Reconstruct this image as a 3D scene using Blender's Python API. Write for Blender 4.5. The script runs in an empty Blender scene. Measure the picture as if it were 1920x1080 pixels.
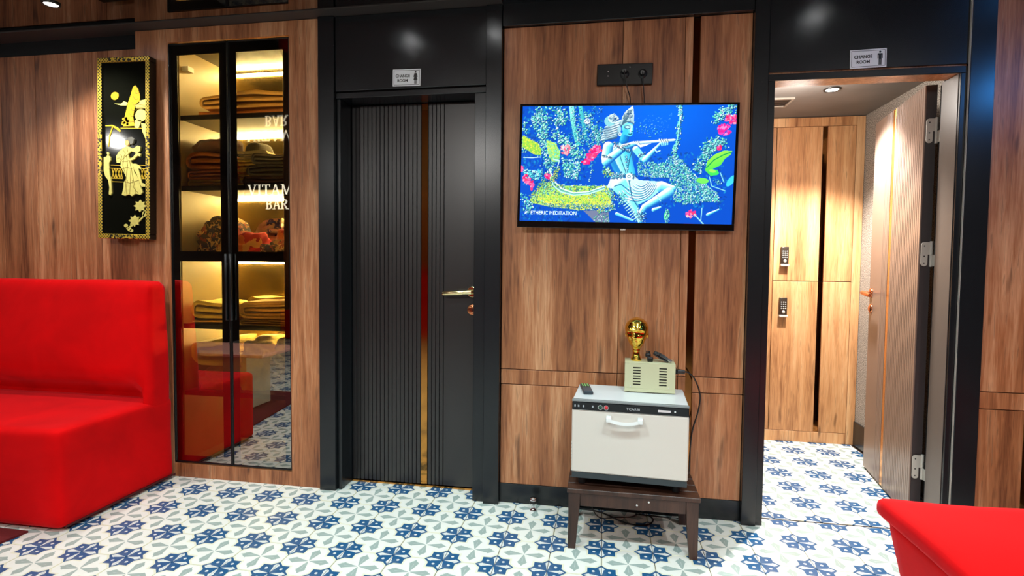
import bpy, bmesh, math, random
import numpy as np
from mathutils import Vector, Matrix, noise
random.seed(7)
scene = bpy.context.scene
col = scene.collection
PI = math.pi

# ---------------------------------------------------------------- camera
def make_camera():
    f, yaw, pitch, roll, h = 1022.58, -0.166796, 0.04346, 0.009939, 1.1367
    cy, sy = math.cos(yaw), math.sin(yaw)
    F = Vector((sy*math.cos(pitch), cy*math.cos(pitch), -math.sin(pitch)))
    r0 = Vector((cy, -sy, 0)); u0 = r0.cross(F)
    R = math.cos(roll)*r0 + math.sin(roll)*u0
    U = -math.sin(roll)*r0 + math.cos(roll)*u0
    cam = bpy.data.cameras.new('camera'); cam.sensor_width = 36.0; cam.lens = f/1920*36
    cam.clip_start = 0.05
    o = bpy.data.objects.new('camera', cam); col.objects.link(o)
    m = Matrix((R, U, -F)).transposed().to_4x4(); m.translation = Vector((0, 0, h))
    o.matrix_world = m
    scene.camera = o
make_camera()

# ---------------------------------------------------------------- world, exposure
w = bpy.data.worlds.new('world'); scene.world = w; w.use_nodes = True
w.node_tree.nodes['Background'].inputs[0].default_value = (0.55, 0.60, 0.70, 1)
w.node_tree.nodes['Background'].inputs[1].default_value = 0.25
scene.view_settings.view_transform = 'Standard'
scene.view_settings.look = 'None'
scene.view_settings.exposure = 0.35
scene.view_settings.gamma = 1.0
scene.view_settings.use_curve_mapping = False
scene.cycles.max_bounces = 8
scene.cycles.transparent_max_bounces = 12
scene.cycles.sample_clamp_indirect = 6.0
scene.cycles.use_denoising = True

# ---------------------------------------------------------------- lamps
def lamp(kind, loc, target, energy, color, **k):
    l = bpy.data.lights.new('lamp', kind); l.energy = energy; l.color = color
    for a, v in k.items(): setattr(l, a, v)
    o = bpy.data.objects.new('lamp', l); col.objects.link(o)
    o.location = loc
    d = Vector(target) - Vector(loc)
    o.rotation_euler = d.to_track_quat('-Z', 'Y').to_euler()
    return o
COOL = (0.72, 0.95, 1.0); NEUT = (1.0, 0.97, 0.92); WARM = (1.0, 0.80, 0.55)
CEIL = 2.325
SPOTS = [(-2.55, 2.19, NEUT, 42), (-1.03, 2.18, COOL, 17), (-0.57, 2.18, COOL, 17), (0.96, 2.18, COOL, 10),
         (-1.9, 1.15, NEUT, 44), (-0.75, 1.05, COOL, 60), (0.45, 1.05, COOL, 60), (1.5, 1.0, NEUT, 44)]
for (x, y, c, e) in SPOTS:
    lamp('SPOT', (x, y, CEIL-0.035), (x, y+0.02, 0), e, c, spot_size=math.radians(84 if y > 2 and x > -2 else 120), spot_blend=0.7, shadow_soft_size=0.03)
# unseen fill lamps, added behind the camera to brighten the front faces
for (x, y, e) in [(-4.7, 0.3, 40), (-3.2, -1.9, 36), (-1.3, -0.7, 60), (0.6, -0.7, 60), (2.2, -0.4, 30)]:
    lamp('SPOT', (x, y, CEIL-0.035), (x*0.9, y+1.1, 0.3), e, NEUT, spot_size=math.radians(150), spot_blend=0.8, shadow_soft_size=0.02 if y < -1.5 else 0.04)
# blue accent lamp of the lounge to the right
lamp('SPOT', (2.1, 1.6, 2.1), (1.45, 2.6, 1.7), 8, (0.05, 0.34, 1.0), spot_size=math.radians(90), spot_blend=0.9, shadow_soft_size=0.06)
# changing room lamp
lamp('SPOT', (1.186, 3.20, 2.065), (1.186, 3.22, 0), 215, (1.0, 0.95, 0.90), spot_size=math.radians(112), spot_blend=0.55, shadow_soft_size=0.04)
lamp('POINT', (0.95, 3.0, 1.95), (0.95, 3.0, 0), 13, (1.0, 0.93, 0.86), shadow_soft_size=0.10)  # added fill light for the changing room, without a fitting

# ---------------------------------------------------------------- mesh helpers
class MB:
    def __init__(s): s.v = []; s.f = []; s.m = []; s.sm = []
    def add(s, vs, fs, mi=0, smooth=False):
        n = len(s.v); s.v += [tuple(v) for v in vs]
        for f in fs: s.f.append(tuple(i+n for i in f)); s.m.append(mi); s.sm.append(smooth)
        return s
    def box(s, x0, x1, y0, y1, z0, z1, mi=0):
        vs = [(x, y, z) for z in (z0, z1) for y in (y0, y1) for x in (x0, x1)]
        return s.add(vs, [(0,2,3,1),(4,5,7,6),(0,1,5,4),(2,6,7,3),(0,4,6,2),(1,3,7,5)], mi)
    def rbox(s, x0, x1, y0, y1, z0, z1, r=0.004, seg=2, mi=0, smooth=True, fn=None):
        bm = bmesh.new()
        bmesh.ops.create_cube(bm, size=1)
        for v in bm.verts:
            v.co = Vector((x0+(v.co.x+.5)*(x1-x0), y0+(v.co.y+.5)*(y1-y0), z0+(v.co.z+.5)*(z1-z0)))
        bmesh.ops.bevel(bm, geom=list(bm.edges), offset=r, segments=seg, profile=0.5, affect='EDGES')
        if fn:
            for v in bm.verts: v.co = Vector(fn(v.co))
        bm.verts.index_update()
        s.add([v.co[:] for v in bm.verts], [[v.index for v in f.verts] for f in bm.faces], mi, smooth)
        bm.free(); return s
    def prism(s, pts, y0, y1, mi=0, plane='xz', smooth=False):
        """polygon in xz extruded along y (or xy along z, yz along x)"""
        n = len(pts)
        a = sum(pts[i][0]*pts[(i+1) % n][1]-pts[(i+1) % n][0]*pts[i][1] for i in range(n))
        if a < 0: pts = pts[::-1]
        def P(p, t):
            return {'xz': (p[0], t, p[1]), 'xy': (p[0], p[1], t), 'yz': (t, p[0], p[1])}[plane]
        vs = [P(p, y0) for p in pts]+[P(p, y1) for p in pts]
        if plane == 'xz': fs = [tuple(range(n)), tuple(range(2*n-1, n-1, -1))]
        else: fs = [tuple(range(n-1, -1, -1)), tuple(range(n, 2*n))]
        for i in range(n):
            j = (i+1) % n
            fs.append((j, i, n+i, n+j) if plane == 'xz' else (i, j, n+j, n+i))
        return s.add(vs, fs, mi, smooth)
    def tube(s, path, r, n=10, mi=0, cap=True):
        path = [Vector(p) for p in path]; rs = r if isinstance(r, (list, tuple)) else [r]*len(path)
        vs = []; fs = []; up = Vector((0, 0, 1)); prev = None
        for i, p in enumerate(path):
            t = (path[min(i+1, len(path)-1)]-path[max(i-1, 0)]).normalized()
            if prev is None:
                a = t.cross(up)
                if a.length < 1e-3: a = t.cross(Vector((1, 0, 0)))
                a.normalize()
            else:
                a = (prev - t*prev.dot(t)).normalized()
            prev = a; b = t.cross(a)
            for k in range(n):
                an = 2*PI*k/n; vs.append(tuple(p+(a*math.cos(an)+b*math.sin(an))*rs[i]))
        for i in range(len(path)-1):
            for k in range(n):
                k2 = (k+1) % n
                fs.append((i*n+k, i*n+k2, (i+1)*n+k2, (i+1)*n+k))
        s.add(vs, fs, mi, True)
        if cap:
            m = len(path)-1
            s.add([vs[k] for k in range(n)], [tuple(range(n-1, -1, -1))], mi)
            s.add([vs[m*n+k] for k in range(n)], [tuple(range(n))], mi)
        return s
    def lathe(s, prof, c, n=24, axis='z', mi=0, smooth=True):
        vs = []; fs = []
        for (r, h) in prof:
            for k in range(n):
                a = 2*PI*k/n
                if axis == 'z': vs.append((c[0]+r*math.cos(a), c[1]+r*math.sin(a), c[2]+h))
                elif axis == 'y': vs.append((c[0]+r*math.cos(a), c[1]+h, c[2]-r*math.sin(a)))
                else: vs.append((c[0]+h, c[1]+r*math.cos(a), c[2]+r*math.sin(a)))
        m = len(prof)
        for i in range(m-1):
            for k in range(n):
                k2 = (k+1) % n; fs.append((i*n+k, i*n+k2, (i+1)*n+k2, (i+1)*n+k))
        s.add(vs, fs, mi, smooth)
        if prof[0][0] > 1e-6: s.add(vs[:n], [tuple(range(n-1, -1, -1))], mi)
        if prof[-1][0] > 1e-6: s.add(vs[-n:], [tuple(range(n))], mi)
        return s
    def ell(s, c, rx, ry, rz, n=16, m=10, mi=0):
        vs = []; fs = []
        for i in range(m+1):
            t = PI*i/m
            for k in range(n):
                a = 2*PI*k/n
                vs.append((c[0]+rx*math.sin(t)*math.cos(a), c[1]+ry*math.sin(t)*math.sin(a), c[2]-rz*math.cos(t)))
        for i in range(m):
            for k in range(n):
                k2 = (k+1) % n; fs.append((i*n+k, i*n+k2, (i+1)*n+k2, (i+1)*n+k))
        return s.add(vs, fs, mi, True)
    def mesh(s, name, mats):
        me = bpy.data.meshes.new(name); me.from_pydata(s.v, [], s.f)
        if not isinstance(mats, (list, tuple)): mats = [mats]
        for m in mats: me.materials.append(m)
        me.polygons.foreach_set('material_index', s.m)
        me.polygons.foreach_set('use_smooth', s.sm)
        me.update(); return me
    def build(s, name, mats, parent=None, label=None, cat=None, group=None, kind=None, loc=None, rot=None):
        o = bpy.data.objects.new(name, s.mesh(name, mats)); col.objects.link(o)
        if parent: o.parent = parent
        if loc: o.location = loc
        if rot: o.rotation_euler = rot
        return tag(o, label, cat, group, kind)

def tag(o, label=None, cat=None, group=None, kind=None):
    if label: o['label'] = label
    if cat: o['category'] = cat
    if group: o['group'] = group
    if kind: o['kind'] = kind
    return o
def root(name, loc, label=None, cat=None, group=None, kind=None, rot=None):
    o = bpy.data.objects.new(name, None); col.objects.link(o); o.location = loc
    o.empty_display_size = 0.05
    if rot: o.rotation_euler = rot
    return tag(o, label, cat, group, kind)
def B(name, mat, parent, x0, x1, y0, y1, z0, z1, r=0.0, **k):
    m = MB()
    if r: m.rbox(x0, x1, y0, y1, z0, z1, r, 1, smooth=False)
    else: m.box(x0, x1, y0, y1, z0, z1)
    return m.build(name, mat, parent, **k)
def text(name, body, size, mat, parent, loc, rot=(PI/2, 0, 0), bold=0.0, align='LEFT', depth=0.0006, sx=1.0, cat=None, label=None):
    cu = bpy.data.curves.new(name, 'FONT'); cu.body = body; cu.size = size
    cu.offset = bold; cu.align_x = align; cu.extrude = depth; cu.resolution_u = 3
    t = bpy.data.objects.new(name, cu); col.objects.link(t)
    bpy.context.view_layer.update()
    dg = bpy.context.evaluated_depsgraph_get()
    me = bpy.data.meshes.new_from_object(t.evaluated_get(dg))
    bpy.data.objects.remove(t); bpy.data.curves.remove(cu)
    if sx != 1.0:
        for v in me.vertices: v.co.x *= sx
    me.name = name; me.materials.clear(); me.materials.append(mat)
    o = bpy.data.objects.new(name, me); col.objects.link(o)
    if parent: o.parent = parent
    o.location = loc; o.rotation_euler = rot
    return tag(o, label, cat)

# ---------------------------------------------------------------- material helpers
def lin(r, g, b):
    f = lambda c: (c/255/12.92) if c/255 <= .04045 else ((c/255+.055)/1.055)**2.4
    return (f(r), f(g), f(b), 1)
def newmat(name):
    m = bpy.data.materials.new(name); m.use_nodes = True
    nt = m.node_tree; return m, nt, nt.nodes['Principled BSDF']
def flat(name, c, rough=.5, metal=0.0, spec=.5, nz=0.0, nscale=20, bump=0.0, emit=0, coat=0.0, sheen=0.0):
    """plain surface with a little procedural mottling and fine relief"""
    m, nt, b = newmat(name)
    b.inputs['Base Color'].default_value = c; b.inputs['Roughness'].default_value = rough
    b.inputs['Metallic'].default_value = metal; b.inputs['Specular IOR Level'].default_value = spec
    b.inputs['Coat Weight'].default_value = coat
    if sheen: b.inputs['Sheen Weight'].default_value = sheen
    tc = nt.nodes.new('ShaderNodeTexCoord'); n = nt.nodes.new('ShaderNodeTexNoise')
    n.inputs['Scale'].default_value = nscale; n.inputs['Detail'].default_value = 5
    nt.links.new(tc.outputs['Object'], n.inputs['Vector'])
    if nz:
        mx = nt.nodes.new('ShaderNodeMix'); mx.data_type = 'RGBA'
        mx.inputs[6].default_value = tuple(x*(1-nz) for x in c[:3])+(1,)
        mx.inputs[7].default_value = tuple(min(1, x*(1+nz)) for x in c[:3])+(1,)
        nt.links.new(n.outputs['Fac'], mx.inputs[0]); nt.links.new(mx.outputs[2], b.inputs['Base Color'])
    if bump:
        bp = nt.nodes.new('ShaderNodeBump'); bp.inputs['Strength'].default_value = bump
        bp.inputs['Distance'].default_value = .003
        nt.links.new(n.outputs['Fac'], bp.inputs['Height']); nt.links.new(bp.outputs[0], b.inputs['Normal'])
    if emit:
        b.inputs['Emission Color'].default_value = c; b.inputs['Emission Strength'].default_value = emit
    return m

class X:
    """tiny expression builder over Math nodes"""
    nt = None
    def __init__(s, o): s.o = o
    @staticmethod
    def m(op, *a):
        n = X.nt.nodes.new('ShaderNodeMath'); n.operation = op
        for i, v in enumerate(a):
            if isinstance(v, X): X.nt.links.new(v.o, n.inputs[i])
            else: n.inputs[i].default_value = v
        return X(n.outputs[0])
    def __add__(s, b): return X.m('ADD', s, b)
    __radd__ = __add__
    def __sub__(s, b): return X.m('SUBTRACT', s, b)
    def __rsub__(s, b): return X.m('SUBTRACT', b, s)
    def __mul__(s, b): return X.m('MULTIPLY', s, b)
    __rmul__ = __mul__
    def __lt__(s, b): return X.m('LESS_THAN', s, b)
    def __gt__(s, b): return X.m('GREATER_THAN', s, b)
    def abs(s): return X.m('ABSOLUTE', s)
    def min(s, b): return X.m('MINIMUM', s, b)
    def max(s, b): return X.m('MAXIMUM', s, b)
def mixc(nt, f, a, b):
    mx = nt.nodes.new('ShaderNodeMix'); mx.data_type = 'RGBA'
    if isinstance(f, X): f = f.o
    nt.links.new(f, mx.inputs[0]) if hasattr(f, 'links') else setattr(mx.inputs[0], 'default_value', f)
    for i, c in ((6, a), (7, b)):
        if hasattr(c, 'links'): nt.links.new(c, mx.inputs[i])
        else: mx.inputs[i].default_value = c
    return mx.outputs[2]

def wood(name, dark, mid, light, rough=.42, scale=1.0, rnd=True):
    m, nt, b = newmat(name); X.nt = nt
    N = nt.nodes.new; L = nt.links.new
    tc = N('ShaderNodeTexCoord'); oi = N('ShaderNodeObjectInfo')
    mp = N('ShaderNodeMapping'); mp.inputs['Scale'].default_value = (scale, scale, .055*scale)
    L(tc.outputs['Object'], mp.inputs['Vector'])
    vec = mp.outputs[0]
    if rnd:
        ad = N('ShaderNodeVectorMath'); ad.operation = 'ADD'
        cm = N('ShaderNodeCombineXYZ'); r = X(oi.outputs['Random'])*17.0
        L(r.o, cm.inputs[1]); L((r*0.37).o, cm.inputs[2]); L(mp.outputs[0], ad.inputs[0]); L(cm.outputs[0], ad.inputs[1])
        vec = ad.outputs[0]
    def nz(sc, det, dis=0):
        n = N('ShaderNodeTexNoise'); n.inputs['Scale'].default_value = sc; n.inputs['Detail'].default_value = det
        n.inputs['Distortion'].default_value = dis; L(vec, n.inputs['Vector']); return n.outputs['Fac']
    a = nz(7, 3, .6); fine = nz(120, 5, .3); mid_ = nz(22, 4, .8)
    rp = N('ShaderNodeValToRGB'); e = rp.color_ramp.elements
    e[0].position = .34; e[0].color = dark; e[1].position = .66; e[1].color = light
    k = rp.color_ramp.elements.new(.5); k.color = mid
    L((X(a)*.42+X(mid_)*.28+X(fine)*.30).o, rp.inputs[0])
    # dark pores / knots, long and thin
    kn = N('ShaderNodeTexNoise'); kn.inputs['Scale'].default_value = 3.2; kn.inputs['Detail'].default_value = 2
    mp2 = N('ShaderNodeMapping'); mp2.inputs['Scale'].default_value = (5.5*scale, 5.5*scale, 1.1*scale)
    L(tc.outputs['Object'], mp2.inputs['Vector']); L(mp2.outputs[0], kn.inputs['Vector'])
    mr = N('ShaderNodeMapRange'); mr.inputs[1].default_value = .66; mr.inputs[2].default_value = .78; mr.inputs[4].default_value = .75
    L(kn.outputs['Fac'], mr.inputs[0])
    fr = N('ShaderNodeMapRange'); fr.inputs[1].default_value = .58; fr.inputs[2].default_value = .66; fr.inputs[4].default_value = .5
    L(fine, fr.inputs[0])
    c1 = mixc(nt, mr.outputs[0], rp.outputs[0], tuple(x*.35 for x in dark[:3])+(1,))
    c2 = mixc(nt, fr.outputs[0], c1, tuple(x*.8 for x in dark[:3])+(1,))
    L(c2, b.inputs['Base Color']); b.inputs['Roughness'].default_value = rough
    bp = N('ShaderNodeBump'); bp.inputs['Strength'].default_value = .12; bp.inputs['Distance'].default_value = .002
    L(fine, bp.inputs['Height']); L(bp.outputs[0], b.inputs['Normal'])
    return m

def tile_material():
    m, nt, b = newmat('patterned_cement_tile'); X.nt = nt; N = nt.nodes.new; L = nt.links.new
    tc = N('ShaderNodeTexCoord'); sp = N('ShaderNodeSeparateXYZ'); L(tc.outputs['Object'], sp.inputs[0])
    fx = X.m('FRACT', X(sp.outputs[0])*5.0+.5)-.5; fy = X.m('FRACT', X(sp.outputs[1])*5.0+.5)-.5
    u = fx.abs(); v = fy.abs()
    a = .5-u; c = .5-v                                   # distances from the nearest corner
    sq = a.max(c); dm = a+c
    star = (sq < .262).max(dm < .372)
    # distance-like value to the star outline for the cream ring round the quatrefoil
    ring = (sq < .300).max(dm < .425).max((a.min(c) < .022))
    line = ((sq-.262).abs() < .006).max(0.0)
    # grey leaves: r along an axis from the centre, s across
    def leaf(r, s, k, r0, r1, tw):
        # grows from a point to r*k, with two pairs of barbs before the tip
        a1 = (r < (r0+(r1-r0)*.64)); a2 = (r < (r0+(r1-r0)*.84))
        w1 = (r*k)*a1+((r1-r)*tw+.012)*(1.0-a1)*a2+((r1-r)*tw*.95)*(1.0-a2)
        return (s < w1)*(r > r0)*(r < r1)
    hi = u.max(v); lo = u.min(v)
    grey = leaf(hi, lo, .30, .02, .420, .62)
    vein = (lo < (hi*.028))*(hi < .28)*(hi > .05)
    hs = a.max(c); ls = a.min(c)
    wl = leaf(hs, ls, .20, .03, .335, .46)
    dx = a-.150; dy = c-.150
    dot = (dx*dx+dy*dy) < (.030*.030)
    cwhite = lin(238, 240, 232); ccream = lin(232, 231, 208); cgrey = lin(160, 178, 172); cblue = lin(30, 90, 136)
    col_ = mixc(nt, ring, cwhite, ccream)
    col_ = mixc(nt, grey, col_, cgrey)
    col_ = mixc(nt, vein, col_, lin(186, 198, 194))
    col_ = mixc(nt, star, col_, cblue)
    col_ = mixc(nt, (star*(wl.max(dot))), col_, lin(226, 228, 224))
    # mottled wear
    no = N('ShaderNodeTexNoise'); no.inputs['Scale'].default_value = 30; no.inputs['Detail'].default_value = 6
    L(tc.outputs['Object'], no.inputs['Vector'])
    f = (X(no.outputs['Fac'])-.5).max(0)*.5
    col_ = mixc(nt, f, col_, lin(190, 185, 165))
    L(col_, b.inputs['Base Color']); b.inputs['Roughness'].default_value = .30
    return m

W_MAIN = wood('walnut_wood', lin(88, 42, 20), lin(172, 110, 70), lin(226, 172, 128))
W_LOCK = wood('locker_wood_lit_tone', lin(124, 72, 38), lin(202, 146, 96), lin(232, 188, 138))  # wall wood lightened; the changing room's bright light is put into its colour
W_STOOL = wood('dark_stained_wood', lin(38, 22, 16), lin(62, 38, 28), lin(86, 56, 42), rough=.4, scale=2)
BLACK = flat('black_satin_laminate', lin(22, 25, 28), rough=.27, nz=.25, nscale=6)
BLACK2 = flat('black_groove', lin(10, 10, 11), rough=.6, nz=.2)
SLAT = flat('black_fluted_board', lin(27, 23, 23), rough=.34, spec=.8, nz=.3, nscale=5)
BRONZE = flat('bronze_mirror', lin(150, 96, 52), rough=.08, metal=1.0, nz=.1)
GOLDSTRIP = flat('gold_mirror_strip', lin(196, 138, 70), rough=.10, metal=1.0, nz=.1)
BRASS = flat('polished_brass', lin(236, 214, 160), rough=.15, metal=1.0, nz=.05)
COPPER = flat('copper_metal', lin(200, 130, 90), rough=.2, metal=1.0, nz=.05)
GOLD = flat('gold_chrome', lin(240, 200, 84), rough=.13, metal=1.0, nz=.1)
STEEL = flat('brushed_steel', lin(196, 192, 182), rough=.45, metal=.15, nz=.08)
CHROME = flat('chrome', lin(210, 212, 215), rough=.08, metal=1.0, nz=.05)
TILE = tile_material()
GROUT = flat('brown_grout', lin(66, 50, 40), rough=.9, nz=.3, nscale=60)
WHITEP = flat('white_plastic', lin(232, 234, 232), rough=.4, nz=.04)
BLKP = flat('black_plastic', lin(14, 14, 16), rough=.35, nz=.2)
RUBBER = flat('black_rubber', lin(18, 18, 19), rough=.6, nz=.2)
INK = flat('black_ink', lin(16, 18, 24), rough=.5, nz=.1)
# ================================================================ floor
PX, PY = -1.190642, 2.374303          # a corner of the tile lattice of the lounge
QX, QY = 0.976515, 3.585265           # a corner of the lattice in the changing room
fl = MB()
fl.box(-5.2, 3.2, -3.2, 0.974, -.05, -.0008, 0)
fl.box(-5.2, 3.2, 0.974, 4.05, -.05, -.004, 1)
# origin on a tile centre so the printed pattern of far tiles continues the laid ones
def shift(mb, ox, oy, oz=0):
    mb.v = [(a-ox, b-oy, c-oz) for a, b, c in mb.v]; return mb
floor = shift(fl, PX+.1, PY-.1).build('floor', [TILE, GROUT], kind='structure', loc=(PX+.1, PY-.1, 0))
def tile_mesh(x0=-.0989, x1=.0989, y0=-.0989, y1=.0989):
    return MB().rbox(x0, x1, y0, y1, -.0035, 0, .0007, 1, smooth=False).mesh('tile', TILE)
TM = tile_mesh(); TCUT = tile_mesh(y1=-.0989+.055)
def tile(me, x, y):
    o = bpy.data.objects.new('tile', me); col.objects.link(o); o.parent = floor
    o.location = (x-(PX+.1), y-(PY-.1), 0)
for j in range(-7, 1):
    for i in range(-8, 16):
        cx, cy = PX+.1+.2*i, PY-.1+.2*(j+1)
        if cy > 2.575: continue
        # only where the floor can be seen (not under the sofas)
        if cx < -2.75 or cx > 2.2: continue
        tile(TM, cx, cy)
for i in range(-1, 3):
    tile(TCUT, PX+.1+.2*i, PY+.3)
for j in range(-5, 1):
    for i in range(-2, 3):
        tile(TM, QX+.1+.2*i, QY+.1+.2*j)

# ================================================================ ceiling
cm, cnt, cb = newmat('black_mirror_ceiling')
cb.inputs['Base Color'].default_value = (.34, .32, .31, 1); cb.inputs['Metallic'].default_value = 1.0
cb.inputs['Roughness'].default_value = .03
cn = cnt.nodes.new('ShaderNodeTexNoise'); cn.inputs['Scale'].default_value = 1.3
cbp = cnt.nodes.new('ShaderNodeBump'); cbp.inputs['Strength'].default_value = .15; cbp.inputs['Distance'].default_value = .01
cnt.links.new(cn.outputs['Fac'], cbp.inputs['Height']); cnt.links.new(cbp.outputs[0], cb.inputs['Normal'])
MIRRORCEIL = cm
ceiling = MB().box(-5.2, 3.2, -3.2, 2.425, CEIL, CEIL+.06).build('ceiling', MIRRORCEIL, kind='structure')
STRIP = flat('dark_grey_ceiling_strip', lin(58, 54, 52), rough=.55, nz=.2, nscale=4)
B('ceiling_strip', STRIP, ceiling, -5.2, -0.475, 2.425, 2.56, CEIL-.004, CEIL+.06)
B('ceiling_strip', BLACK, ceiling, -0.475, 3.2, 2.425, 2.56, CEIL-.004, CEIL+.06)

# ================================================================ back wall of the lounge
wb = MB()
BK = 2.556
wb.box(-5.2, -2.24, BK, 2.70, 0, CEIL)                 # left of the cabinet
wb.box(-2.24, -1.53, 2.96, 3.00, 0, CEIL)              # behind the cabinet
wb.box(-1.53, -1.375, BK, 3.00, 0, CEIL)
wb.box(-1.375, -.475, 2.70, 2.74, 0, CEIL)             # behind the closed door
wb.box(-.475, .612, BK-.02, 2.74, 0, CEIL)             # behind the television
wb.box(1.50, 3.2, BK-.02, 2.66, 0, CEIL)
wall_back = wb.build('wall_back', BLACK2, kind='structure')
PT = .016
def panel(x0, x1, z0, z1, y, parent=None, mat=None, name='wood_panel', t=PT):
    return B(name, mat or W_MAIN, parent or wall_back, x0, x1, y, y+t, z0, z1, .0012)
# left bay, boards of uneven width
YL = 2.54
xs = [-5.2, -4.55, -4.0, -3.62, -3.30, -3.073, -2.868, -2.836, -2.735, -2.708, -2.671, -2.612, -2.412]
for a, b_ in zip(xs, xs[1:]):
    panel(a+.001, b_-.001, 0, 2.245, YL)
B('recess_band', BLACK, wall_back, -5.2, -2.41, YL+.006, BK, 2.247, CEIL-.002)
# television bay
YT = 2.52
cols = [(-.473, .066), (.068, .333), (.335, .367), (.398, .611)]
rows = [(.095, .569), (.5725, .6405), (.644, 2.222)]
for (a, b_) in cols:
    for (c, d) in rows:
        panel(a, b_, c, d, YT)
B('mirror_slot', BRONZE, wall_back, .367, .398, YT+.012, YT+.018, .095, 2.222)
B('fascia_board', BLACK, wall_back, -.475, .612, 2.497, YT+.016, 2.224, CEIL-.002, .001)
# right bay
for (a, b_) in [(1.522, 1.702), (1.734, 2.25), (2.252, 2.75), (2.752, 3.2)]:
    for (c, d) in [(.095, .557), (.5605, .6285), (.632, 2.30)]:
        panel(a, b_, c, d, YT)
B('mirror_slot', BRONZE, wall_back, 1.702, 1.734, YT+.012, YT+.018, .095, 2.30)
bb = MB().rbox(-.476, .612, 2.522, 2.536, 0, .093, .0015, 1, smooth=False)
bb.rbox(1.52, 3.2, 2.522, 2.536, 0, .093, .0015, 1, smooth=False)
bb.build('baseboard_back', BLACK, kind='structure')

# ================================================================ other walls of the lounge (behind and beside the camera)
DK = flat('dark_plum_wall', lin(60, 52, 50), rough=.7, nz=.2, nscale=3)
B('wall_left', DK, None, -5.3, -5.2, -3.2, 2.7, 0, CEIL, kind='structure')
B('wall_right', DK, None, 3.2, 3.3, -3.2, 2.7, 0, CEIL, kind='structure')
B('wall_front', W_MAIN, None, -5.2, 3.2, -3.3, -3.2, 0, CEIL, kind='structure')

# ================================================================ door_1, closed
d1 = root('door_1', (-.93, 2.5, 0), kind='structure', label='closed black fluted door with a gold strip and brass lever, in a black surround', )
def D(name, mat, x0, x1, y0, y1, z0, z1, r=.0015, parent=None, root_=d1, **k):
    o = root_.location
    return B(name, mat, parent or root_, x0-o.x, x1-o.x, y0-o.y, y1-o.y, z0, z1, r, **k)
D('frame_post', BLACK, -1.383, -1.300, 2.487, 2.70, 0, CEIL-.006)
D('frame_post', BLACK, -.550, -.476, 2.487, 2.70, 0, CEIL-.006)
D('jamb', BLACK, -1.2975, -1.278, 2.512, 2.69, 0, 1.93)
D('jamb', BLACK, -.606, -.5525, 2.507, 2.69, 0, 1.93)
D('jamb_groove', BLACK2, -1.300, -1.2975, 2.52, 2.69, 0, 1.93)
D('head_rail', BLACK, -1.2975, -.5525, 2.504, 2.69, 1.932, 1.957)
D('header_panel', BLACK, -1.2985, -.5515, 2.499, 2.52, 1.965, CEIL-.006)
D('header_backing', BLACK2, -1.2985, -.5515, 2.52, 2.70, 1.958, CEIL-.006)
LY = 2.628
leaf = D('door_leaf', BLACK2, -1.277, -.607, LY+.006, LY+.04, .012, 1.928)
x = -1.2755; edges = []
n = 17; wslat = (-.9075+1.2755)/n
for i in range(n): edges.append((x+i*wslat+.0016, x+(i+1)*wslat-.0016))
for i in range(4): edges.append((-.8705+i*.0205+.0014, -.8705+(i+1)*.0205-.0014))
for (a, b_) in edges:
    o = D('slat', SLAT, a, b_, LY, LY+.006, .012, 1.928, .001, parent=leaf)
D('slat', SLAT, -.787, -.608, LY, LY+.006, .012, 1.928, .001, parent=leaf)
D('gold_strip', GOLDSTRIP, -.9060, -.8725, LY+.001, LY+.006, .012, 1.928, .0005, parent=leaf, label='gold mirror strip let into the door')
D('threshold', GOLDSTRIP, -1.277, -.607, LY-.006, LY+.03, -.002, .009, .001, label='thin brass threshold')
# lever handle
hx, hz = -.640, .998
o = d1.location
hm = MB().lathe([(0, -.009), (.022, -.009), (.026, -.006), (.026, 0)], (hx-o.x, LY-o.y, hz), 28, 'y')
hm.lathe([(.024, -.010), (.027, -.012), (.024, -.013)], (hx-o.x, LY-o.y, hz), 28, 'y')
hm.tube([(hx-o.x, LY-o.y-.005, hz), (hx-o.x, LY-o.y-.045, hz)], .009, 12)
hm.tube([(hx-o.x+.004, LY-o.y-.042, hz), (hx-o.x-.035, LY-o.y-.046, hz-.002)], [.012, .011], 14)
hm.tube([(hx-o.x-.035, LY-o.y-.046, hz-.002), (hx-o.x-.045, LY-o.y-.046, hz-.003), (hx-o.x-.135, LY-o.y-.044, hz-.008), (hx-o.x-.142, LY-o.y-.044, hz-.009)], [.010, .012, .0115, .008], 14)
hm.build('lever_handle', BRASS, leaf, label='polished brass lever handle')
km = MB().lathe([(0, -.008), (.012, -.010), (.020, -.008), (.025, -.004), (.025, 0)], (hx-o.x, LY-o.y, hz-.088), 28, 'y')
km.lathe([(.018, -.009), (.024, -.012), (.026, -.006)], (hx-o.x, LY-o.y, hz-.088), 28, 'y')
km.box(hx-o.x-.002, hx-o.x+.002, LY-o.y-.0125, LY-o.y-.008, hz-.096, hz-.082, 1)
km.build('keyhole_plate', [COPPER, BLKP], leaf, label='round copper keyhole plate')

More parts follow.
